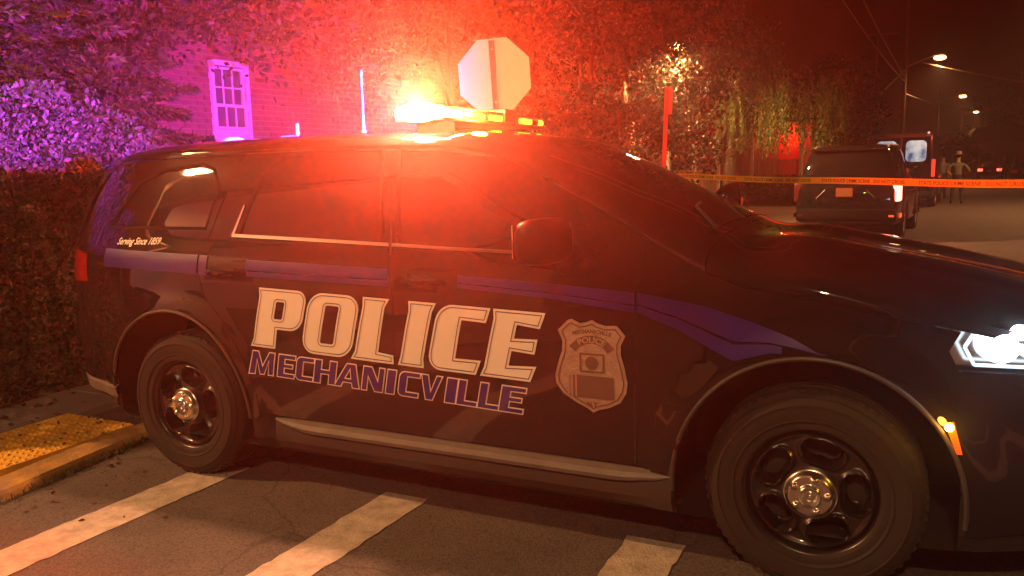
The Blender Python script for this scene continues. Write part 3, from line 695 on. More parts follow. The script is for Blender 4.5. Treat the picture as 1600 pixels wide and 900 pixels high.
# leaf litter and weeds
def leafquads(pos,dr,size,wr,name,mat,parent=None,fold=.25):
    pos=np.asarray(pos,float); dr=np.asarray(dr,float); n=len(pos); dr/=np.linalg.norm(dr,axis=1,keepdims=True)+1e-9
    size=np.broadcast_to(size,(n,))[:,None]
    rv=rng.normal(size=(n,3)); sd=np.cross(dr,rv); sd/=np.linalg.norm(sd,axis=1,keepdims=True)+1e-9; nm=np.cross(dr,sd)
    V=np.empty((n,4,3)); V[:,0]=pos; V[:,1]=pos+dr*size*.45+sd*size*wr+nm*size*wr*fold; V[:,2]=pos+dr*size; V[:,3]=pos+dr*size*.45-sd*size*wr+nm*size*wr*fold
    me=bpy.data.meshes.new(name); me.vertices.add(4*n); me.vertices.foreach_set('co',V.ravel())
    me.loops.add(6*n); idx=(np.arange(n)[:,None]*4+np.array([0,1,2,0,2,3])[None]).ravel(); me.loops.foreach_set('vertex_index',idx)
    me.polygons.add(2*n); me.polygons.foreach_set('loop_start',np.arange(2*n)*3); me.update(calc_edges=True)
    return obj(name,me,mat,parent)
def litter(name,n,fx,size,z,mat):
    P=[];D=[]
    for _ in range(n):
        x,y=fx(); P.append((x,y,z+random.random()*.004)); a=random.random()*6.28; D.append((math.cos(a),math.sin(a),random.uniform(-.02,.12)))
    o=leafquads(P,D,rng.uniform(size*.5,size*1.4,n),.32,name,mat); return tag(o,kind='stuff')
litter('leaf_litter',130,lambda:(random.uniform(-1.56,-.95),random.uniform(-2.2,-.5)),.022,.054,M['leaf_dry'])
litter('leaf_litter',420,lambda:(-2.2+.45*random.gauss(0,1),random.uniform(-3,2)),.05,.05,M['leaf_dry'])
litter('leaf_litter',160,lambda:(XK(-1)-.05+abs(random.gauss(0,.5)),random.uniform(-2.6,.2)),.024,.005,M['leaf_dry'])
P=[];D=[]
for c,w,n in ((-1.22,.16,260),(-.72,.13,240),(-.95,.10,60)):
    for _ in range(n):
        yy=random.gauss(c,w); P.append((XK(yy)+.012+abs(random.gauss(0,.018)),yy,.0)); D.append((random.gauss(.2,.6),random.gauss(0,.6),1))
tag(leafquads(P,D,rng.uniform(.018,.055,len(P)),.07,'kerb_weeds',M['grass']),kind='stuff')
# ================================================================== VEGETATION
def unit(n):
    v=rng.normal(size=(n,3)); return v/np.linalg.norm(v,axis=1,keepdims=True)
def crown_points(blobs,nclump,nleaf,cr,shell=.55):
    """blobs [(cx,cy,cz,rx,ry,rz)] -> leaf positions gathered in clumps near the outside of the crown"""
    vol=np.array([b[3]*b[4]*b[5] for b in blobs]); vol/=vol.sum(); P=[];C=[]
    for b,f in zip(blobs,vol):
        k=max(3,int(nclump*f)); u=unit(k)*(rng.uniform(shell**3,1,(k,1))**(1/3)); c=np.array(b[:3])+u*np.array(b[3:]); C.append(c)
    C=np.concatenate(C); w=rng.uniform(.4,1.6,len(C)); w/=w.sum()
    cnt=(w*nleaf).astype(int)+1
    for c,k in zip(C,cnt):
        r=cr*rng.uniform(.6,1.35); P.append(c+rng.normal(size=(k,3))*r*np.array([.6,.6,.38]))
    return np.concatenate(P),C
def limbs(base,C,r0,nlimb=9,zfork=None):
    mb=MB(); b=Vector(base); cen=Vector(C.mean(0)); zf=zfork or (b.z+.45*(cen.z-b.z)+.4)
    fk=Vector((b.x+(cen.x-b.x)*.25,b.y+(cen.y-b.y)*.25,zf))
    mb.tube([b,b.lerp(fk,.12)+Vector((0,0,0)),b.lerp(fk,.55)+Vector((.03,-.02,0)),fk],[r0*1.35,r0*1.02,r0*.9,r0*.8],10)
    for i in rng.choice(len(C),min(nlimb,len(C)),replace=False):
        t=Vector(C[i]); m=fk.lerp(t,.5)+Vector((rng.normal(0,.12),rng.normal(0,.12),.22)); mb.tube([fk-Vector((0,0,.08)),m,t],[r0*.55,r0*.33,r0*.09],6)
        for j in range(3):
            e=m.lerp(t,.3+.25*j)+Vector(rng.normal(0,.35,3)); mb.tube([m.lerp(t,.15+.25*j),e],[r0*.16,r0*.04],5)
    return S(mb)
def leafy_tree(name,label,base,blobs,nclump,nleaf,cr,size,mat,r0=.14,down=.3,group=None,nlimb=9,shell=.55):
    t=thing(name,label,'tree',base,group=group); P,C=crown_points(blobs,nclump,nleaf,cr,shell); o=np.array(base)
    D=rng.normal(size=P.shape); D[:,2]-=down
    leafquads(P-o,D,rng.uniform(size*.6,size*1.4,len(P)),.30,'crown',mat,t)
    obj('trunk',limbs((0,0,0),C-o,r0,nlimb),M['bark'],t); return t
# clipped hedge left of the car
hd=thing('hedge','tall leafy hedge left of the car, top lit purple and front in shade','hedge',(-2.75,-.05,0))
N=88000; P=np.empty((N,3)); u=rng.uniform(size=N)
P[:,1]=rng.uniform(-1.75,2.1,N); P[:,0]=rng.uniform(-.62,.62,N); top=2.05+.12*np.sin(P[:,1]*1.9+1)+.10*np.sin(P[:,1]*4.3+P[:,0]*3)-.30*np.clip(P[:,1]-.2,0,3); 
P[:,2]=rng.uniform(.02,1,N)*top
k=rng.uniform(size=N)<.80; face=rng.uniform(size=N)
fr=k&(face<.52); P[fr,0]=.62-np.abs(rng.normal(0,.07,fr.sum())); tp=k&(face>=.52); P[tp,2]=top[tp]-np.abs(rng.normal(0,.09,tp.sum()))
P[:,0]+=.11*np.sin(P[:,1]*3.1)*np.sin(P[:,2]*2.7)+.05*np.sin(P[:,1]*9+P[:,2]*7); P[:,0]-= .35*np.clip(P[:,2]/top-.72,0,1)*np.sign(P[:,0])
sel=(np.sin(P[:,1]*6.1+P[:,2]*5)+np.sin(P[:,0]*9+P[:,2]*8.3+P[:,1]*3)+rng.normal(0,.8,N))>-1.35; sel|=P[:,2]<.9; P=P[sel]
P[:,1]+=.05
D=rng.normal(size=P.shape)*.8; D[:,0]+=.5; D[:,2]+=.25
P[:,1]-=0; leafquads(P-np.array([0,0,0]),D,rng.uniform(.022,.062,len(P)),.30,'foliage',M['leaf_hedge'],hd)
mb=MB()
for i in range(16):
    y=-.7+i*.26; 
    for j in range(3):
        mb.tube([(rng.normal(0,.1),y+.9-.9,0),(rng.normal(0,.15),y+rng.normal(0,.15),.8),(rng.normal(0,.35),y+rng.normal(0,.3),1.7)],[.03,.022,.006],5)
obj('stems',S(mb),M['bark'],hd)
# spruce behind the hedge
def spruce(base,h,rmax,z0,label):
    t=thing('spruce_tree',label,'tree',base); P=[];D=[];SZ=[]; mb=MB().tube([(0,0,0),(0,0,h*.5),(0,0,h)],[.16,.10,.015],10)
    z=z0
    while z<h-.2:
        R=rmax*(1-(z-z0)/(h-z0))**.75+.15
        for a in rng.uniform(0,6.28)+np.arange(7)*2*math.pi/7+rng.normal(0,.15,7):
            L=R*rng.uniform(.7,1.08); dr=np.array([math.cos(a),math.sin(a),0]); sdv=np.array([-math.sin(a),math.cos(a),0])
            pts=[np.array([0,0,z])+dr*L*s+np.array([0,0,-.28*L*s**1.6+.10*L*s**3]) for s in np.linspace(0,1,7)]
            mb.tube(pts,[.025*(1-s*.85) for s in np.linspace(0,1,7)],4,False)
            for s in np.arange(.22,1.0,.055):
                i=min(5,int(s*6)); c=pts[i]+(pts[i+1]-pts[i])*(s*6-i)
                for sg in (-1,1):
                    tl=(.42*(1-s)+.12)*rng.uniform(.7,1.2)*min(1,L)
                    td=dr*.75+sdv*sg*.75+np.array([0,0,-.22+rng.normal(0,.1)]); td/=np.linalg.norm(td)
                    for q in np.arange(0,1,.11):
                        for _ in range(2):
                            P.append(c+td*tl*q); D.append(td+rng.normal(0,.38,3)); SZ.append(rng.uniform(.05,.10))
        z+=.26+.05*rng.uniform()
    leafquads(P,D,np.array(SZ),.17,'crown',M['leaf_spruce'],t); obj('trunk',S(mb),M['bark'],t); return t
spruce((-5.0,1.0,0),7.2,2.2,1.3,'tall spruce with drooping needle boughs rising behind the hedge at the left')
spruce((-4.5,2.40,0),6.4,1.0,1.0,'narrower dark purple spruce between the hedge and the brick house window')
leafy_tree('shade_tree','broad leafy tree glowing orange red above the roof light bar',(-3.3,8.2,0),[(-2.3,5.3,4.7,2.0,1.7,1.55),(-3.3,5.6,4.1,1.1,1.2,1.0),(-1.2,5.6,4.9,1.2,1.2,1.2),(-2.0,4.7,5.8,2.2,1.6,1.2),(-4.0,2.9,4.5,1.4,1.1,.95),(-3.05,3.8,3.35,.85,.6,.6),(-2.5,4.3,3.2,.7,.6,.6)],200,40000,.42,.085,M['leaf_maple'],.10,nlimb=2)
leafy_tree('maple_tree','dense dark dome shaped tree right of the stop sign',(-1.95,10.1,0),[(-1.55,9.9,3.5,2.45,1.9,1.95),(-1.4,10.1,2.0,1.9,1.7,1.0),(-2.3,9.7,4.6,1.9,1.6,1.2),(-.6,9.9,4.3,1.3,1.2,1.0)],230,46000,.36,.08,M['leaf_maple'],.13,shell=.5)
leafy_tree('yard_tree','dark leafy tree hanging over the brick wall beside its white window',(-4.5,1.75,0),[(-3.75,2.65,3.55,.85,.6,.75),(-3.35,2.85,4.1,1.0,.7,.6),(-2.75,3.55,3.35,.75,.5,.45),(-2.35,3.9,3.05,.5,.45,.35)],90,12000,.26,.075,M['leaf_maple'],.04,nlimb=3)
# weeping willow
def willow(base,blobs,label,nstr,lmax,zmin):
    t=thing('willow_tree',label,'tree',base); o=np.array(base); P=[];D=[];SZ=[];C=[]; mb=MB()
    for b,cnt in zip(blobs,nstr):
        nc=max(6,cnt//22); cu=unit(nc); cu[:,2]=np.abs(cu[:,2])*.9
        for kk in range(cnt):
            c=cu[rng.integers(nc)]+rng.normal(0,.10,3); s=np.array(b[:3])+c*np.array(b[3:])*rng.uniform(.6,1.05)
            C.append(s); L=min(rng.uniform(.4,1.0)*lmax,max(.3,s[2]-zmin-rng.uniform(0,.7))); ph=rng.uniform(0,6); sw=rng.normal(0,.10,2)
            q=np.arange(0,L,.042)
            for d in q:
                p=s+np.array([sw[0]*d+.03*math.sin(d*5+ph),sw[1]*d+.03*math.cos(d*4+ph),-d+.12*math.exp(-d*4)]); 
                P.append(p-o); D.append((rng.normal(0,.5),rng.normal(0,.5),-1)); SZ.append(rng.uniform(.05,.105))
    C=np.array(C); leafquads(P,D,np.array(SZ),.20,'crown',M['leaf_willow'],t); obj('trunk',limbs((0,0,0),C-o,.16,16,2.2),M['bark'],t); return t
willow((-.55,16.2,0),[(-.75,15.6,4.0,1.5,1.4,1.25),(1.15,15.9,2.75,1.15,1.1,1.15),(.3,15.4,3.2,1.1,1.0,1.2)],'weeping tree with hanging olive leaf strands left of the parked SUV',[300,270,200],1.9,1.75)
leafy_tree('roadside_tree','dim tree just left of the tall bare pole beyond the parked SUV',(1.0,34.5,0),[(.6,34,4.2,1.6,1.6,1.9),(1.6,34,3.2,1.2,1.2,1.3)],70,7000,.5,.16,M['leaf_maple'],.16)
leafy_tree('roadside_tree','small pale tree beside the second street lamp pole',(7.0,60,0),[(7.0,60,2.3,1.2,1.2,1.0)],40,3500,.4,.2,M['leaf_maple'],.12)
leafy_tree('roadside_tree','dark tree rising behind the far pale building',(17,98,0),[(15,98,7,6,3,3.5),(22,98,6,5,3,3)],60,6000,1.0,.4,M['leaf_maple'],.3)
# low hedge beyond the driveway
P=np.stack([rng.uniform(-4.2,1.2,6000),rng.uniform(28.1,28.9,6000),.1+1.0*rng.uniform(0,1,6000)**.6],1); lh=thing('low_hedge','low dark hedge along the far side of the lit driveway','hedge',(-1.5,28.5,0))
leafquads(P-np.array([-1.5,28.5,0]),rng.normal(size=P.shape),rng.uniform(.07,.14,6000),.32,'foliage',M['leaf_hedge'],lh)
# ================================================================== BRICK HOUSE
bh=thing('brick_house','brick house with a white sash window behind the car roof','house',(-5.2,3.3,0),SRZ)
# local frame: +y along the street, +x towards the street; wall face at x=0
WY0,WY1,WZ0,WZ1=1.17,1.72,1.55,3.06     # window opening
mb=MB(); 
mb.box(-5,-.02,-.0,WY0,0,5.6).box(-5,-.02,WY1,9,0,5.6).box(-5,-.02,WY0,WY1,0,WZ0).box(-5,-.02,WY0,WY1,WZ1,5.6).box(-5,-.5,WY0,WY1,WZ0,WZ1)
obj('wall',mb,M['mortar'],bh)
bme=MB().box(-.03,.0,-.1065,.1065,-.0325,.0325).mesh('brick'); bme.materials.append(M['brick'])
bhe=MB().box(-.03,.0,-.050,.050,-.0325,.0325).mesh('half_brick'); bhe.materials.append(M['brick'])
far=MB(); cand=[]
for r in range(74):
    z=.04+r*.0755; off=0 if r%2 else .1125; yy=.11-off
    while yy<9:
        y0,y1=max(0,yy-.1065),yy+.1065
        wa,wb=WY0-.058,WY1+.058
        if y0<9:
            if WZ0-.10<z<WZ1+.075 and y1>wa and y0<wb:
                if y0<wa-.02: cand.append((y0,wa-.006,z))
                elif y1>wb+.02: cand.append((wb+.006,y1,z))
            else: cand.append((y0,y1,z))
        yy+=.225
near=sorted(cand,key=lambda c:abs((c[0]+c[1])/2-1.9)/1.9+abs(c[2]-2.55)/.75)
seen=[c for c in near if c[2]>1.95 and c[2]<3.4][:290]; sset=set(seen)
for y0,y1,z in cand:
    d=random.uniform(-.003,.004)
    if (y0,y1,z) in sset and y1-y0>.2: obj('brick',bme,None,bh,(d,(y0+y1)/2,z))
    else: far.box(-.03,d,y0,y1,z-.0325,z+.0325)
for r in range(74):
    z=.04+r*.0755; xx=-.11-(.1125 if r%2 else 0)
    while xx>-4.9:
        d=random.uniform(-.004,.004); far.box(xx-.1065,xx+.1065,-.012+d,.01,z-.0325,z+.0325); xx-=.225
tag(obj('far_bricks',far,M['brick'],bh),kind='stuff')
wn=obj('window',MB().box(-.1,.03,WY0-.050,WY0+.006,WZ0-.04,WZ1+.05).box(-.1,.03,WY1-.006,WY1+.050,WZ0-.04,WZ1+.05).box(-.1,.034,WY0+.006,WY1-.006,WZ1-.01,WZ1+.06),M['wtrim'],bh)
obj('window_sill',MB().box(-.05,.07,WY0-.09,WY1+.09,WZ0-.09,WZ0-.042),M['wtrim'],wn)
def sash(z0,z1,x,rows,cols):
    m=MB(); t=.030; a,b=WY0+.006,WY1-.006
    m.box(x-.035,x,a,a+t,z0,z1).box(x-.035,x,b-t,b,z0,z1).box(x-.035,x,a+t,b-t,z0,z0+t).box(x-.035,x,a+t,b-t,z1-t,z1)
    cw=(b-a-2*t)/cols; ch=(z1-z0-2*t)/rows
    for i in range(1,cols): m.box(x-.03,x-.004,a+t+cw*i-.009,a+t+cw*i+.009,z0+t,z1-t)
    for j in range(1,rows): m.box(x-.028,x-.006,a+t,b-t,z0+t+ch*j-.009,z0+t+ch*j+.009)
    obj('sash',m,M['wtrim'],wn)
    for i in range(cols):
        for j in range(rows): obj('pane',MB().box(x-.024,x-.018,a+t+cw*i+.009,a+t+cw*(i+1)-.009,z0+t+ch*j+.009,z0+t+ch*(j+1)-.009),M['winglass'],wn)
sash(2.50,WZ1-.02,-.03,2,3); sash(2.21,2.545,.005,1,3)
obj('window_insert_panel',MB().box(-.04,.0,WY0+.02,WY1-.02,WZ0-.04,2.205).box(-.002,.03,WY0+.10,WY0+.46,1.75,2.12),M['wtrim'],wn)
obj('roof',MB().prism([(-5.4,5.6),(.45,5.6),(-2.5,8.0)],-.4,9.4),M['roof'],bh)
# ================================================================== PORCH HOUSE
ph=thing('porch_house','low house with a railed wooden porch lit red behind the trees','house',(-2.55,12.6,0),SRZ)
obj('wall',MB().box(-8,-1.7,0,9.2,0,4.2),M['siding'],ph)
obj('porch_floor',MB().box(-1.7,.0,0,9.2,.02,.55),M['wood'],ph)
obj('roof',MB().box(-8.2,.35,-.2,9.4,3.0,3.16).prism([(-8.2,4.2),(-1.4,4.2),(-4.6,6.2)],-.2,9.4),M['roof'],ph)
for i in range(5): obj('porch_column',MB().box(-.16,-.03,.05+i*2.25,.18+i*2.25,.55,3.0,None,.01),M['wtrim'],ph)
rl=obj('porch_railing',MB().box(-.12,-.07,.18,9.05,1.40,1.46).box(-.12,-.07,.18,9.05,.66,.70),M['fence'],ph)
bal=MB().box(-.018,.018,-.018,.018,0,.70).mesh('baluster'); bal.materials.append(M['fence'])
for i in range(64):
    yy=.30+i*.137
    if min(abs(yy-(.115+j*2.25)) for j in range(5))>.10: obj('baluster',bal,None,rl,(-.095,yy,.70))
for yy in (2.0,5.6):
    w_=obj('window',MB().box(-1.7,-1.66,yy,yy+1.0,1.3,2.6),M['wtrim'],ph); obj('pane',MB().box(-1.66,-1.652,yy+.08,yy+.92,1.38,2.52),M['winglass'],w_)
d_=obj('door',MB().box(-1.7,-1.655,3.9,4.8,.55,2.6),M['wood'],ph); obj('door_handle',MB().sphere((-1.63,4.05,1.5),.03,8,6),M['chrome'],d_)
rh=thing('red_porch_house','small house beyond the driveway with a red lit porch of posts and pickets','house',(-3.75,29.2,0),SRZ)
obj('wall',MB().box(-2,3.75,1.5,9,0,3.9),M['siding'],rh)
bd_=MB().box(-.085,.085,-.012,.012,0,2.5).mesh('board'); bd_.materials.append(M['fence'])
for i in range(20): obj('board',bd_,None,rh,(.10+i*.19,1.486,.75))
obj('porch_floor',MB().box(-.1,3.85,-.05,1.5,.02,.75),M['wood'],rh)
obj('roof',MB().box(-2.3,4.0,-.35,9.3,3.15,3.30).prism([(-2.3,3.9),(4.1,3.9),(1.0,6.0)],1.4,9.3),M['roof'],rh)
for x in (.05,1.85,3.70): obj('porch_column',MB().box(x-.06,x+.06,-.03,.09,.75,3.15,None,.01),M['wtrim'],rh)
pk=MB().box(-.022,.022,-.018,.018,0,.95).mesh('baluster'); pk.materials.append(M['fence'])
rr_=obj('porch_railing',MB().box(.11,3.64,.0,.06,1.68,1.74).box(.11,3.64,.0,.06,.83,.88),M['fence'],rh)
for i in range(26):
    x=.2+i*.135
    if abs(x-1.85)>.08: obj('baluster',pk,None,rr_,(x,.03,.80))
dd=obj('door',MB().box(2.55,3.35,1.44,1.472,.77,2.75),M['signred'],rh); obj('door_handle',MB().sphere((2.65,1.42,1.75),.03,8,6),M['chrome'],dd)  # door coloured red for the red light on it
pl=obj('porch_lamp',S(MB().sphere((3.0,.85,3.02),.07,12,8)),emat('red_porch_bulb',(1,.06,.02),8),rh); lamp('porch_lamp_light','POINT',(3.0,.85,2.85),90,(1,.06,.02),rh,.06)
# ================================================================== SIGNS AND TAPE
ss=thing('stop_sign','pale bare back of an octagonal stop sign leaning above the car roof','road sign',(-.34,3.70,0),0)
ss.rotation_euler=(0,R_(-3.2),0)
yaw=math.atan2(3.276+.4,3.833+3.7)  # plate faces down the street, its back to the camera side
Ms=Matrix.Rotation(R_(14),4,'Z')
oc=[(.402*math.cos(R_(22.5+45*i)),2.515+.402*math.sin(R_(22.5+45*i))) for i in range(8)]
obj('sign_face',MB().prism(oc,.0,.004,Ms),M['alu'],ss)
oc2=[(.392*math.cos(R_(22.5+45*i)),2.515+.392*math.sin(R_(22.5+45*i))) for i in range(8)]
obj('red_front',MB().prism(oc2,.0052,.0062,Ms),M['signred'],ss)
V,F=text_mesh('STOP',.34,0,.004); fr=MB().add([Ms@Vector((-v.x*.82,.0078,2.515-.12+v.y)) for v in V],F); obj('stop_lettering',fr,M['white_vinyl'],ss)
mb=MB().prism([(-.028,0),(.028,0),(.028,2.87),(-.028,2.87)],-.008,-.003,Ms).prism([(-.028,0),(-.022,0),(-.022,2.87),(-.028,2.87)],-.034,-.008,Ms).prism([(.022,0),(.028,0),(.028,2.87),(.022,2.87)],-.034,-.008,Ms)
pst=obj('post',mb,M['redlit_post'],ss)
for z in (2.25,2.78): obj('bolt',MB().lathe([(0,.012),(.012,.01),(.012,0)],8,Ms@Matrix.Translation((0,-.010,z))@Matrix.Rotation(R_(90),4,'X')),M['galv'],ss)
ps=thing('parking_sign','narrow red lit kerbside sign post holding the left end of the tape','road sign',(.06,8.10,0)); ps.rotation_euler=(0,R_(2.2),0)
obj('post',MB().box(-.030,.030,-.018,.018,0,2.72,None,.006),M['redlit_post'],ps)
obj('sign_face',MB().prism([(-.03,2.32),(.16,2.32),(.16,2.70),(-.03,2.70)],.0185,.022,Matrix.Rotation(R_(-52),4,'Z')),M['alu'],ps)
TL=Vector((.10,8.07,1.432)); TR=Vector((6.4,3.45,1.335)); TA=(TR-TL); TLn=TA.length; TAu=TA.normalized()
def tapept(s,v):   # s metres along, v across
    p=TL+TAu*s; p.z+= -.045*4*(s/TLn)*(1-s/TLn)+.006*math.sin(s*2.3); tw=.10*math.sin(s*1.1+.5); nrm=Vector((TAu.y,-TAu.x,0)).normalized()
    return p+Vector((0,0,1))*v*math.cos(tw)+nrm*v*math.sin(tw), nrm
V=[];F=[];n=90
for i in range(n+1):
    for v in (-.038,.038): V.append(tapept(TLn*i/n,v)[0])
F=[(2*i,2*i+2,2*i+3,2*i+1) for i in range(n)]
tp=obj('police_tape',MB().add(V,F),M['tape']); tag(tp,'yellow STATE POLICE CRIME SCENE DO NOT CROSS tape stretched over the street','tape')
s0=.45; V_,F_=text_mesh('STATE POLICE CRIME SCENE   DO NOT CROSS',.052,0,.0006); x0=min(v.x for v in V_); wd_=max(v.x for v in V_)-x0
for k in range(5):
    P=[]
    for v in V_:
        p,nn=tapept(s0+k*(wd_+.16)+v.x-x0,v.y-.019); P.append(p+nn*.0022)
    if s0+(k+1)*(wd_+.16)<TLn+.1: obj('printed_text',MB().add(P,F_),M['tapeink'],tp)
eb=thing('steel_post','plain galvanised post at the right end of the tape','post',(6.42,3.43,0)); obj('post_tube',S(MB().tube([(0,0,0),(0,0,1.6)],.03,10)),M['galv'],eb)
# ================================================================== VEHICLES DOWN THE STREET
_tw={}
def simple_wheel(r,w):
    k=(r,w)
    if k not in _tw:
        t=S(MB().lathe([(r*.62,0),(r*.9,.01),(r*.98,-.02),(r,-.05),(r,-w+.05),(r*.97,-w+.01),(r*.6,-w)],28)); m=MB().lathe([(r*.62,-.005),(r*.58,-.03),(r*.3,-.02),(r*.12,-.01),(0,-.008)],20)
        for i in range(5): m.box(.1*r,.58*r,-.05*r*2,.05*r*2,-.03,-.008,Matrix.Rotation(R_(72*i),4,'Z'))
        _tw[k]=(t,m.mesh('rim',True,30))
    return _tw[k]
def vehicle(name,label,cat,loc,rz,st,wheels,paint,r=.36,group=None,glass=None,sidewin=(),rearwin=None,lamps=None,plate=None):
    """st: sections (y,zb,zbelt,zroof,wbelt,wroof), y=0 at the tail"""
    t=thing(name,label,cat,loc,rz,group); V=[];F=[]
    def ring(s):
        y,zb,zl,zr,w,wr=s; h=[(w*.90,zb),(w*.985,zb+.10),(w,zb+.5*(zl-zb)),(w*.985,zl-.05),(w*.965,zl),(wr+.02,zr-.09),(wr-.035,zr-.035),(wr*.62,zr+.002),(0,zr+.022)]
        return [(x,y,z) for x,z in h]+[(-x,y,z) for x,z in h[-2::-1]]
    for s in st: V+=ring(s)
    m=17
    for i in range(len(st)-1):
        for k in range(m): F.append((i*m+k,i*m+(k+1)%m,(i+1)*m+(k+1)%m,(i+1)*m+k))
    F.append(tuple(range(m))); F.append(tuple((len(st)-1)*m+k for k in range(m)))
    me=MB().add(V,F).mesh('body'); bm=bmesh.new(); bm.from_mesh(me); bmesh.ops.bevel(bm,geom=[e for e in bm.edges if e.calc_face_angle(0)>R_(42)],offset=.03,segments=2,affect='EDGES'); bm.to_mesh(me); bm.free(); me.shade_smooth(); me.set_sharp_from_angle(angle=R_(35))
    obj('body',me,paint,t)
    def at(y):
        for a,b in zip(st,st[1:]):
            if a[0]<=y<=b[0]: f=(y-a[0])/max(1e-6,b[0]-a[0]); return [a[i]+(b[i]-a[i])*f for i in range(6)]
        return st[-1]
    def flank(y,f,side,o):   # f 0 at belt .. 1 at roof edge
        s=at(y); x=s[4]*.965+(s[5]+.02-s[4]*.965)*f; return (side*(x+o),y,s[2]+(s[3]-.09-s[2])*f)
    for y0,y1,y2,y3 in sidewin:   # belt from y0..y1, top y2..y3
        for sd in (-1,1):
            v=[flank(y0,.06,sd,.006),flank(y1,.06,sd,.006),flank(y3,.92,sd,.006),flank(y2,.92,sd,.006)]; v+=[flank(y0,.06,sd,-.01),flank(y1,.06,sd,-.01),flank(y3,.92,sd,-.01),flank(y2,.92,sd,-.01)]
            obj('side_window',MB().add(v,[(0,1,2,3),(7,6,5,4),(0,4,5,1),(1,5,6,2),(2,6,7,3),(3,7,4,0)]),glass or M['glass'],t)
    ty,ri=simple_wheel(r,.24)
    for y in wheels:
        for sd in (-1,1):
            o=obj('wheel',ty,M['rubber'],t); w=at(y)[4]; o.matrix_local=Matrix.Translation((sd*(w*1.0),y,r))@Matrix.Rotation(R_(90*sd),4,'Y'); obj('rim',ri,M['galv'],o)
            obj('wheel_arch',S(MB().tube([(sd*(w*.995+.01),y+(r+.07)*math.cos(a),r+(r+.07)*math.sin(a)) for a in [math.pi*k/14 for k in range(15)]],.035,6)),M['plastic'],t)
    return t,at,flank
# parked SUV, tail towards the camera
SV=Vector((2.36,13.46,0))
st=[(0,.42,1.02,1.10,.86,.80),(.03,.36,1.08,1.30,.93,.82),(.16,.34,1.12,1.66,.97,.76),(.30,.30,1.13,1.82,.985,.74),(.8,.26,1.13,1.86,.99,.74),(2.2,.24,1.10,1.87,.99,.74),(3.0,.24,1.08,1.78,.99,.72),(3.75,.24,1.05,1.16,.985,.86),(4.3,.26,.98,1.08,.97,.80),(4.75,.30,.85,.98,.90,.70),(4.92,.36,.72,.80,.78,.6)]
t,at,fl=vehicle('parked_suv','dark SUV parked beyond the tape with its tail to the camera','SUV',SV,SRZ,[(a,b,c,d*1.035 if d>1.2 else d,e,f-.03) for a,b,c,d,e,f in st],(1.0,3.85),M['paint'],.37,sidewin=((.45,1.15,.62,1.1),(1.25,2.15,1.25,2.1),(2.25,3.35,2.25,2.85)))
obj('rear_window',MB().add([(-.74,.055,1.20),(.74,.055,1.20),(.64,.245,1.70),(-.64,.245,1.70),(-.74,.10,1.20),(.74,.10,1.20),(.64,.29,1.70),(-.64,.29,1.70)],[(0,1,2,3),(0,4,5,1),(1,5,6,2),(2,6,7,3),(3,7,4,0)]),M['glass'],t)
obj('roof_spoiler',S(MB().box(-.70,.70,.10,.40,1.80,1.845,None,.018)),M['paint'],t)
obj('number_plate',MB().box(-.17,.13,-.006,.004,.90,1.06),mat('blank_plate',(.20,.075,.03),.5),t)
obj('plate_frame',MB().box(-.18,.14,-.002,.006,.89,.90).box(-.18,.14,-.002,.006,1.06,1.07).box(-.18,-.17,-.002,.006,.90,1.06).box(.13,.14,-.002,.006,.90,1.06),M['red_lens'],t)
obj('rear_bumper',S(MB().box(-.93,.93,-.05,.20,.40,.66,None,.05)),M['seal'],t)
obj('tailgate_crease',S(MB().tube([(-.55,.0,.86),(-.38,-.006,1.03)],.008,6).tube([(.55,.0,.86),(.38,-.006,1.03)],.008,6)),M['chrome'],t)
tail_hot=emat('tail_reflected_glow',(1,.16,.10),9)  # right lamp's glow and height stand for red light reflected there
for sd in (-1,1):
    o=obj('tail_lamp',S(MB().box(min(sd*.80,sd*.955),max(sd*.80,sd*.955),.02,.34,.80,1.17,Matrix.Translation((sd*.035,0,0)),.03)),tail_hot if sd>0 else M['dull_lens'],t)
    obj('bumper_reflector',MB().box(min(sd*.80,sd*.90),max(sd*.80,sd*.90),-.056,-.048,.50,.54).box(min(sd*.975,sd*.995),max(sd*.975,sd*.995),.05,.42,.48,.56),emat('reflector_glow',(1,.10,.02),1.2) if sd>0 else M['dull_lens'],t)  # right reflector emits in place of light thrown back
    obj('roof_rail',S(MB().tube([(sd*.68,.5,1.86),(sd*.69,.7,1.90),(sd*.69,2.3,1.91),(sd*.68,2.6,1.87)],.018,6)),M['galv'],t)
    obj('wing_mirror',S(MB().box(min(sd*.98,sd*1.2),max(sd*.98,sd*1.2),3.2,3.34,1.08,1.26,None,.04)),M['paint'],t)
lamp('flank_red_light','POINT',(1.10,-.05,1.0),26,(1,.16,.10),t,.06)  # added lamp, reddens the SUV's right flank
# van with lit rear windows
t,at,fl=vehicle('panel_van','tall dark van with lit rear window ahead of the parked SUV','van',(3.36,26.5,0),SRZ,[(0,.45,1.25,2.42,1.0,.88),(.06,.40,1.28,2.48,1.02,.90),(.5,.30,1.28,2.52,1.03,.90),(3.8,.30,1.25,2.52,1.03,.90),(4.5,.30,1.2,2.30,1.02,.86),(5.2,.30,1.12,1.35,1.0,.88),(5.7,.34,.9,1.05,.93,.78)],(1.1,4.6),mat('van_navy',(.016,.014,.028),.3,coat=.6),.37)
vm=bpy.data.materials.new('lit_van_interior'); vm.use_nodes=True; n_=vm.node_tree.nodes; l_=vm.node_tree.links; b_=n_['Principled BSDF']; tc=n_.new('ShaderNodeTexCoord'); vo=n_.new('ShaderNodeTexNoise'); vo.inputs['Scale'].default_value=2.6; vo.inputs['Detail'].default_value=3; l_.new(tc.outputs['Object'],vo.inputs['Vector'])
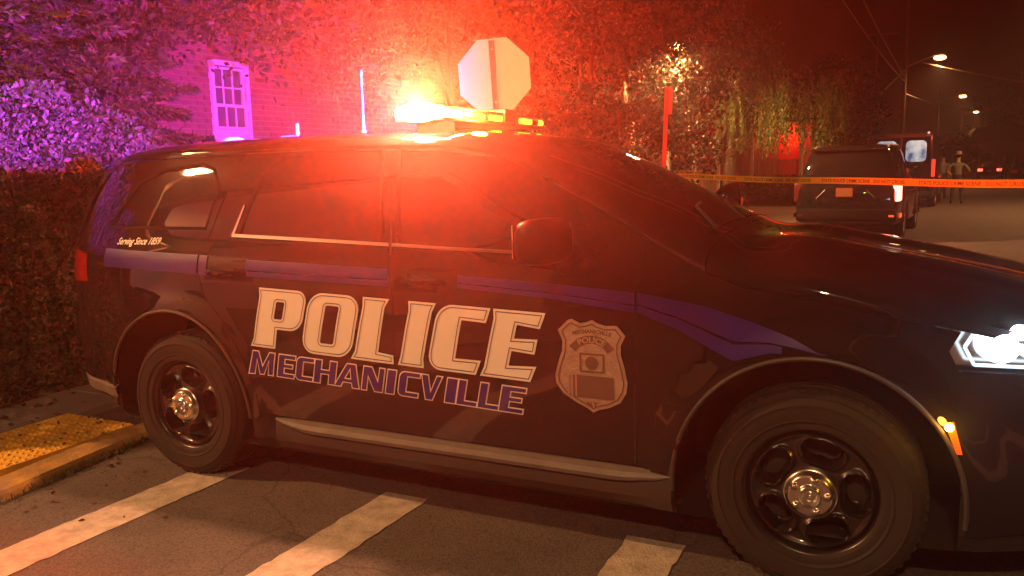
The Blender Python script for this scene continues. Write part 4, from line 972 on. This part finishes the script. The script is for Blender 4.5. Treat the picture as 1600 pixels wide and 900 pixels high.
rr=n_.new('ShaderNodeValToRGB'); rr.color_ramp.elements[0].color=(.05,.10,.28,1); rr.color_ramp.elements[1].color=(.85,.86,.80,1); e2=rr.color_ramp.elements.new(.45); e2.color=(.40,.47,.52,1)
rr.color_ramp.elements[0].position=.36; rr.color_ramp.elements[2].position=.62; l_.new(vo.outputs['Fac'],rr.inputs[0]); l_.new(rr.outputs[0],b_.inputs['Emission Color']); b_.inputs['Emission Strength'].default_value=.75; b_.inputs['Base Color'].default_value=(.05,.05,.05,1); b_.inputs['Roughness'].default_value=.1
def rr_poly(x0,x1,z0,z1,r): return rrect(x0,z0,x1,z1,r,'1111',5)
for x0,x1 in ((-.80,-.10),(.10,.80)):
    dr=obj('rear_door',S(MB().box(x0-.07,x1+.07,-.03,.05,.55,2.36,None,.02)),M['paint'],t); obj('rear_window',MB().prism(rr_poly(x0+.04,x1-.04,1.55,2.25,.14),-.036,-.031),vm,dr); obj('door_handle',S(MB().box(x0+.3,x0+.42,-.06,-.03,1.36,1.42,None,.01)),M['chrome'],dr)
for sd in (-1,1):
    obj('tail_lamp',S(MB().box(min(sd*.93,sd*1.03),max(sd*.93,sd*1.03),-.02,.14,1.05,1.62,None,.02)),emat('van_tail_lit',(1,.03,.015),2.2) if sd>0 else M['red_lens'],t)
    obj('roof_marker',MB().box(sd*.80-.03,sd*.80+.03,.02,.06,2.47,2.52),emat('roof_marker_lit',(1,.25,.2),3) if sd>0 else M['red_lens'],t)
obj('rear_bumper',S(MB().box(-1.0,1.0,-.12,.10,.38,.56,None,.03)),M['plastic'],t)
obj('number_plate',MB().box(-.16,.16,-.038,-.031,.80,.95),mat('plain_plate',(.3,.28,.24),.5),t)
SEDAN=[(0,.38,.86,1.0,.82,.70),(.06,.30,.92,1.04,.88,.70),(.7,.26,.95,1.10,.90,.62),(1.3,.25,.95,1.44,.90,.58),(2.2,.25,.93,1.47,.90,.58),(2.9,.25,.92,1.40,.90,.58),(3.5,.25,.9,1.0,.90,.70),(4.2,.28,.78,.86,.86,.66),(4.5,.34,.66,.74,.76,.55)]
def far_car(name,label,loc,rz,paint,lit):
    t,at,fl=vehicle(name,label,'car',loc,rz,SEDAN,(.9,3.6),paint,.32,sidewin=((1.0,1.9,1.35,1.9),(2.0,3.2,2.0,2.8)))
    obj('rear_window',MB().add([(-.62,.80,1.10),(.62,.80,1.10),(.54,1.27,1.42),(-.54,1.27,1.42)],[(0,1,2,3)]),M['glass'],t).data.transform(Matrix.Translation((0,-.02,.012)))
    for sd in (-1,1): obj('tail_lamp',S(MB().box(min(sd*.5,sd*.84),max(sd*.5,sd*.84),-.02,.10,.68,.86,None,.02)),emat('tail_glow',(1,.05,.03),lit) if lit else M['red_lens'],t)
    obj('number_plate',MB().box(-.16,.16,-.012,-.006,.62,.76),mat('car_plate',(.5,.48,.42),.5),t); return t
far_car('red_car','red car with glowing tail lamps far down the street',(10.0,72,0),SRZ,mat('red_paint',(.30,.02,.015),.25,coat=1),14)
far_car('dark_car','dark saloon car parked at the far right kerb',(10.9,58.5,0),SRZ,M['paint'],0)
# ================================================================== PEOPLE
def person(name,label,loc,rz,pose,shirt,hat=None,scale=1,short=True,group=None):
    t=thing(name,label,'person',loc,rz,group)
    J={'pelvis':((0,0,.96),.135),'waist':((0,0,1.08),.125),'chest':((0,0,1.32),.150),'neck0':((0,0,1.47),.075),'neck':((0,.01,1.55),.055),'head0':((0,.02,1.62),.082),'head1':((0,.03,1.70),.094),'head2':((0,.015,1.77),.080)}
    E=[('pelvis','waist'),('waist','chest'),('chest','neck0'),('neck0','neck'),('neck','head0'),('head0','head1'),('head1','head2')]
    for s,sg in (('l',-1),('r',1)):
        J.update({s+'hip':((sg*.095,0,.90),.105),s+'knee':((sg*pose['knee'],.01,.50),.066),s+'ankle':((sg*pose['foot'],-.02,.09),.046),s+'heel':((sg*pose['foot'],-.05,.05),.042),s+'toe':((sg*(pose['foot']+.03),.15,.035),.036),
                  s+'sh':((sg*.185,0,1.43),.070),s+'el':(tuple(pose[s+'el']),.046),s+'wr':(tuple(pose[s+'wr']),.033)})
        E+=[('pelvis',s+'hip'),(s+'hip',s+'knee'),(s+'knee',s+'ankle'),(s+'ankle',s+'heel'),(s+'ankle',s+'toe'),('chest',s+'sh'),(s+'sh',s+'el'),(s+'el',s+'wr')]
        a=Vector(pose[s+'el']);b=Vector(pose[s+'wr']); d=(b-a).normalized(); side=d.cross(Vector((0,0,1))).normalized() if abs(d.z)<.9 else Vector((1,0,0)); pm=b+d*.075
        J[s+'palm']=(tuple(pm),.030); E.append((s+'wr',s+'palm'))
        for k,(o,L) in enumerate(((-.030,.075),(-.010,.085),(.010,.080),(.028,.062))):
            q=pm+d*.03+side*o; J[f'{s}f{k}']=(tuple(q),.010); J[f'{s}g{k}']=(tuple(q+d*L*.6+d.cross(side)*L*.25),.008); E+=[(s+'palm',f'{s}f{k}'),(f'{s}f{k}',f'{s}g{k}')]
        J[s+'th']=(tuple(b+d*.04-side*.055),.011); E.append((s+'palm',s+'th'))
    ks=list(J); me=bpy.data.meshes.new('body'); me.from_pydata([J[k][0] for k in ks],[(ks.index(a),ks.index(b)) for a,b in E],[])
    o=bpy.data.objects.new('body',me); COL.objects.link(o); md=o.modifiers.new('s','SKIN'); 
    for i,k in enumerate(ks): r=J[k][1]; me.skin_vertices[0].data[i].radius=(r,r*(.72 if k in('pelvis','waist','chest') else 1)); me.skin_vertices[0].data[i].use_root=(k=='pelvis')
    sb=o.modifiers.new('b','SUBSURF'); sb.levels=1; sb.render_levels=1
    bpy.context.view_layer.update(); m2=bpy.data.meshes.new_from_object(o.evaluated_get(bpy.context.evaluated_depsgraph_get())); bpy.data.objects.remove(o); m2.name='body'
    m2.materials.clear()
    for q in (M['skin'],shirt,M['trouser'],M['shoe']): m2.materials.append(q)
    for p in m2.polygons:
        c=p.center; arm=abs(c.x)>.20 and c.z>.85
        p.material_index=3 if c.z<.085 else 2 if c.z<1.0 and not arm else 1 if c.z<1.50 and not (arm and c.z<(1.20 if short else .2)) else 0
    m2.shade_smooth(); obj('body',m2,None,t)
    hr=MB().sphere((0,.012,1.735),.104,16,10,(.92,1,.95)); hr2=MB(); hr2.add([v for v in hr.v],[f for f in hr.f if all(not(hr.v[i][2]<1.72 and hr.v[i][1]>.0) and hr.v[i][2]>1.64 for i in f)]); obj('hair',S(hr2,80),mat('dark_hair',(.025,.018,.014),.7),t)
    obj('face',S(MB().sphere((0,.135,1.695),.016,8,6,(.7,1,1.3)).sphere((-.035,.108,1.725),.011,8,6).sphere((.035,.108,1.725),.011,8,6),80),M['skin'],t)
    for sg in (-1,1): obj('ear',S(MB().sphere((sg*.097,.02,1.70),.03,8,6,(.35,.7,1))),M['skin'],t)
    obj('belt',S(MB().lathe([(.150,1.005),(.156,1.01),(.156,1.05),(.150,1.055)],20,Matrix.Scale(.74,4,(0,1,0)))),M['shoe'],t)
    if hat:
        obj('hat',S(MB().lathe([(.10,1.775),(.165,1.765),(.185,1.775),(.168,1.782),(.103,1.79),(.100,1.86),(.075,1.895),(.03,1.885),(0,1.875)],24)),hat,t)
    t.scale=(scale,)*3; return t
akimbo=dict(knee=.13,foot=.16,lel=(-.36,-.10,1.20),lwr=(-.20,.06,1.06),rel=(.38,-.10,1.20),rwr=(.21,.06,1.05))
relaxed=dict(knee=.10,foot=.11,lel=(-.25,-.03,1.18),lwr=(-.24,.08,.94),rel=(.25,-.03,1.18),rwr=(.26,.08,.94))
person('person','person in grey shirt standing in the road, back turned and hands on hips',(5.22,29.2,0),SRZ+.05,akimbo,M['shirt_grey'],M['hatgrey'])
person('person','person in a pale shirt half hidden between the van and the standing officer',(4.95,33.6,0),SRZ+.5,relaxed,mat('pale_shirt',(.2,.18,.16),.85))
person('person','left one of two small distant figures beside the red car',(10.15,63.5,0),SRZ+.3,relaxed,M['trouser'])
person('person','right one of two small distant figures beside the red car',(10.75,63.0,0),SRZ-.4,relaxed,M['trouser'])
# ================================================================== POLES, LAMPS, WIRES
def lamp_pole(label,base,h,armv,zl,power,poletop=None,mat_=None,r=.13,cone=165,col=SODIUM,big=2.0):
    t=thing('street_lamp',label,'street lamp',base,group='street lamps along the road')
    obj('pole',S(MB().tube([(0,0,0),(0,0,h*.5),(0,0,h)],[r,r*.88,r*.72],10)),mat_ or M['wood'],t)
    e=Vector(armv); obj('arm',S(MB().tube([(0,0,zl-.62),(e.x*.5,e.y*.5,zl-.24),(e.x*.9,e.y*.9,zl+.04),(e.x,e.y,zl+.05)],.035,8)),M['galv'],t)
    a=math.atan2(e.y,e.x); hd=obj('lamp_head',S(MB().box(-.16,.42,-.13,.13,-.02,.11,Matrix.Translation((e.x,e.y,zl))@Matrix.Rotation(a,4,'Z'),.05)),M['galv'],t)
    obj('lamp_lens',S(MB().sphere((0,0,0),.12*big,14,8,(1.4,1,.62))),emat('sodium_glow',(1,.56,.20),130 if big>2 else 11),hd).location=(e.x+.12*math.cos(a),e.y+.12*math.sin(a),zl-.03-.045*big)
    if power: lamp('street_lamp_light','SPOT',(e.x+.12*math.cos(a),e.y+.12*math.sin(a),zl-.10-.12*big),power,col,t,.15,(0,0,-1),cone,.5)
    return t
lamp_pole('street lamp on a tall wooden utility pole with a bright starry glow above the van',(3.43,50.6,0),11.5,(1.72,.6,0),7.72,P_LAMP*.9,cone=150)
lamp_pole('second street lamp, on the slim pole just right of the van',(6.64,87.3,0),8.6,(2.0,.6,0),7.9,P_LAMP*.6,r=.12,cone=150)
lamp_pole('farthest street lamp, a small light above the distant figures',(10.6,118.5,0),8.6,(1.5,.4,0),7.9,P_LAMP*.6,r=.12,cone=150)
lamp_pole('short street lamp hidden among leaves, seen as white sparkles through the dark tree',(-1.75,12.1,0),4.1,(1.0,-.1,0),3.92,P_LAMP*2.2,r=.07,cone=178,big=1)
lamp_pole('street lamp standing behind the camera, outside the picture',(4.8,-13.0,0),9.4,(-.9,.9,0),8.4,P_STREET2,r=.13,cone=178,col=SODIUM2)
lamp_pole('street lamp standing to the left of the camera, outside the picture',(-9.3,-6.3,0),8.4,(1.1,.7,0),7.62,P_STREET,r=.13,cone=165,big=2.4)
lamp_pole('street lamp added on the right pavement, outside the picture, to brighten the road',(11.6,24,0),8.6,(-1.6,.1,0),7.9,P_LAMP*2.6,r=.13,cone=150)  # added unseen lamp, brightens the far road and figures
def pole(label,base,h,r): t=thing('utility_pole',label,'utility pole',base); obj('pole',S(MB().tube([(0,0,0),(0,0,h)],[r,r*.75],10)),M['wood'],t); obj('crossarm',MB().box(-.9,.9,-.05,.05,h-.9,h-.78),M['wood'],t); return t
pole('bare dim utility pole left of the bright street lamp',(2.11,40.7,0),8.6,.10)
def wire(a,b,sag,label,r=.016,m=None):
    a,b=Vector(a),Vector(b); P=[]
    for i in range(25): s=i/24; p=a.lerp(b,s); p.z-=sag*4*s*(1-s); P.append(p)
    o=obj('overhead_wire',S(MB().tube(P,r,5)),m or M['plastic']); return tag(o,label,'wire',None)
wm=mat('wire_grey',(.42,.36,.32),.5)
wire((3.43,50.6,6.3),(-.4,10.6,8.9),.5,'left overhead wire of the pair rising from the bright lamp pole',.026,wm)
wire((3.43,50.6,6.6),(.6,10.6,8.9),.45,'right overhead wire of the pair rising from the bright lamp pole',.026,wm)
wire((3.43,50.6,7.0),(1.0,44.0,3.9),.05,'slanting guy wire running down left from the bright lamp pole',.04,wm)
wire((4.35,51.0,7.35),(17.5,53,4.6),.3,'lit cable running right and down from the bright street lamp',.03,wm)
wire((3.43,50.6,5.6),(12,90,6.6),.5,'faint cable between the lamp poles at the right',.035,wm)
# far buildings
fb=thing('far_building','pale low building with a dark roof at the far right end of the street','building',(9.3,84.5,0),0)
obj('wall',MB().box(0,8.5,0,6,0,3.1),mat('pale_render',(.42,.36,.28),.85,var=(1.2,.3,(.34,.29,.22))),fb); obj('roof',MB().prism([(-.5,3.1),(9,3.1),(8,4.6),(.5,4.6)],-.5,6.5),M['roof'],fb)
for x in (.8,5.6): w_=obj('window',MB().box(x,x+1.2,-.05,.02,1.0,2.3),M['wtrim'],fb); obj('pane',MB().box(x+.1,x+1.1,-.06,-.052,1.1,2.2),M['winglass'],w_)
obj('garage_door',MB().box(2.6,5.0,-.04,.02,.02,2.4),M['siding'],fb)
hb=thing('dark_house','dark gabled house on the right side of the street beyond the far car','house',(14.0,62,0),SRZ)
obj('wall',MB().box(0,8,0,10,0,4.5),M['siding'],hb); obj('roof',MB().prism([(-.4,4.5),(8.4,4.5),(4,7.2)],-.4,10.4),M['roof'],hb)
for y in (1.5,5.5): w_=obj('window',MB().box(-.05,.02,y,y+1.1,1.2,2.6),M['wtrim'],hb); obj('pane',MB().box(-.06,-.052,y+.1,y+1,1.3,2.5),M['winglass'],w_)
th=thing('gabled_house','tall pale gabled house behind the camera, seen only reflected in the car windows','house',(-6.9,-10.9,0),math.atan2(-.64,.77)+math.pi*0)
Mh=Matrix.Rotation(0,4,'Z')   # local +y faces the car
obj('wall',MB().prism([(-4.5,0),(4.5,0),(4.5,6.5),(0,11.5),(-4.5,6.5)],-8,0),mat('pale_siding',(.34,.31,.27),.7),th)
obj('roof',MB().prism([(-5,6.1),(0,11.65),(5,6.1),(5,6.35),(0,11.95),(-5,6.35)],-8.4,.4),M['roof'],th)
for x in (-2.4,1.2):
    for z in (1.2,4.2): w_=obj('window',MB().box(x,x+1.1,-.02,.05,z,z+1.6),M['wtrim'],th); obj('pane',MB().box(x+.1,x+1.0,.05,.058,z+.1,z+1.5),M['winglass'],w_)
# ================================================================== HAZE BOX, ADDED IN PLACE OF LENS GLARE
hz=obj('glare_haze',MB().box(-402,402,-402,402,-1,13.0)); tag(hz,kind='stuff')
hm=bpy.data.materials.new('glare_haze'); hm.use_nodes=True; hn=hm.node_tree; hn.nodes.remove(hn.nodes['Principled BSDF']); pvn=hn.nodes.new('ShaderNodeVolumePrincipled')
pvn.inputs['Density'].default_value=SIGMA; pvn.inputs['Color'].default_value=(.93,.93,.93,1); pvn.inputs['Anisotropy'].default_value=ANISO
hn.links.new(pvn.outputs[0],hn.nodes['Material Output'].inputs['Volume']); hz.data.materials.append(hm)
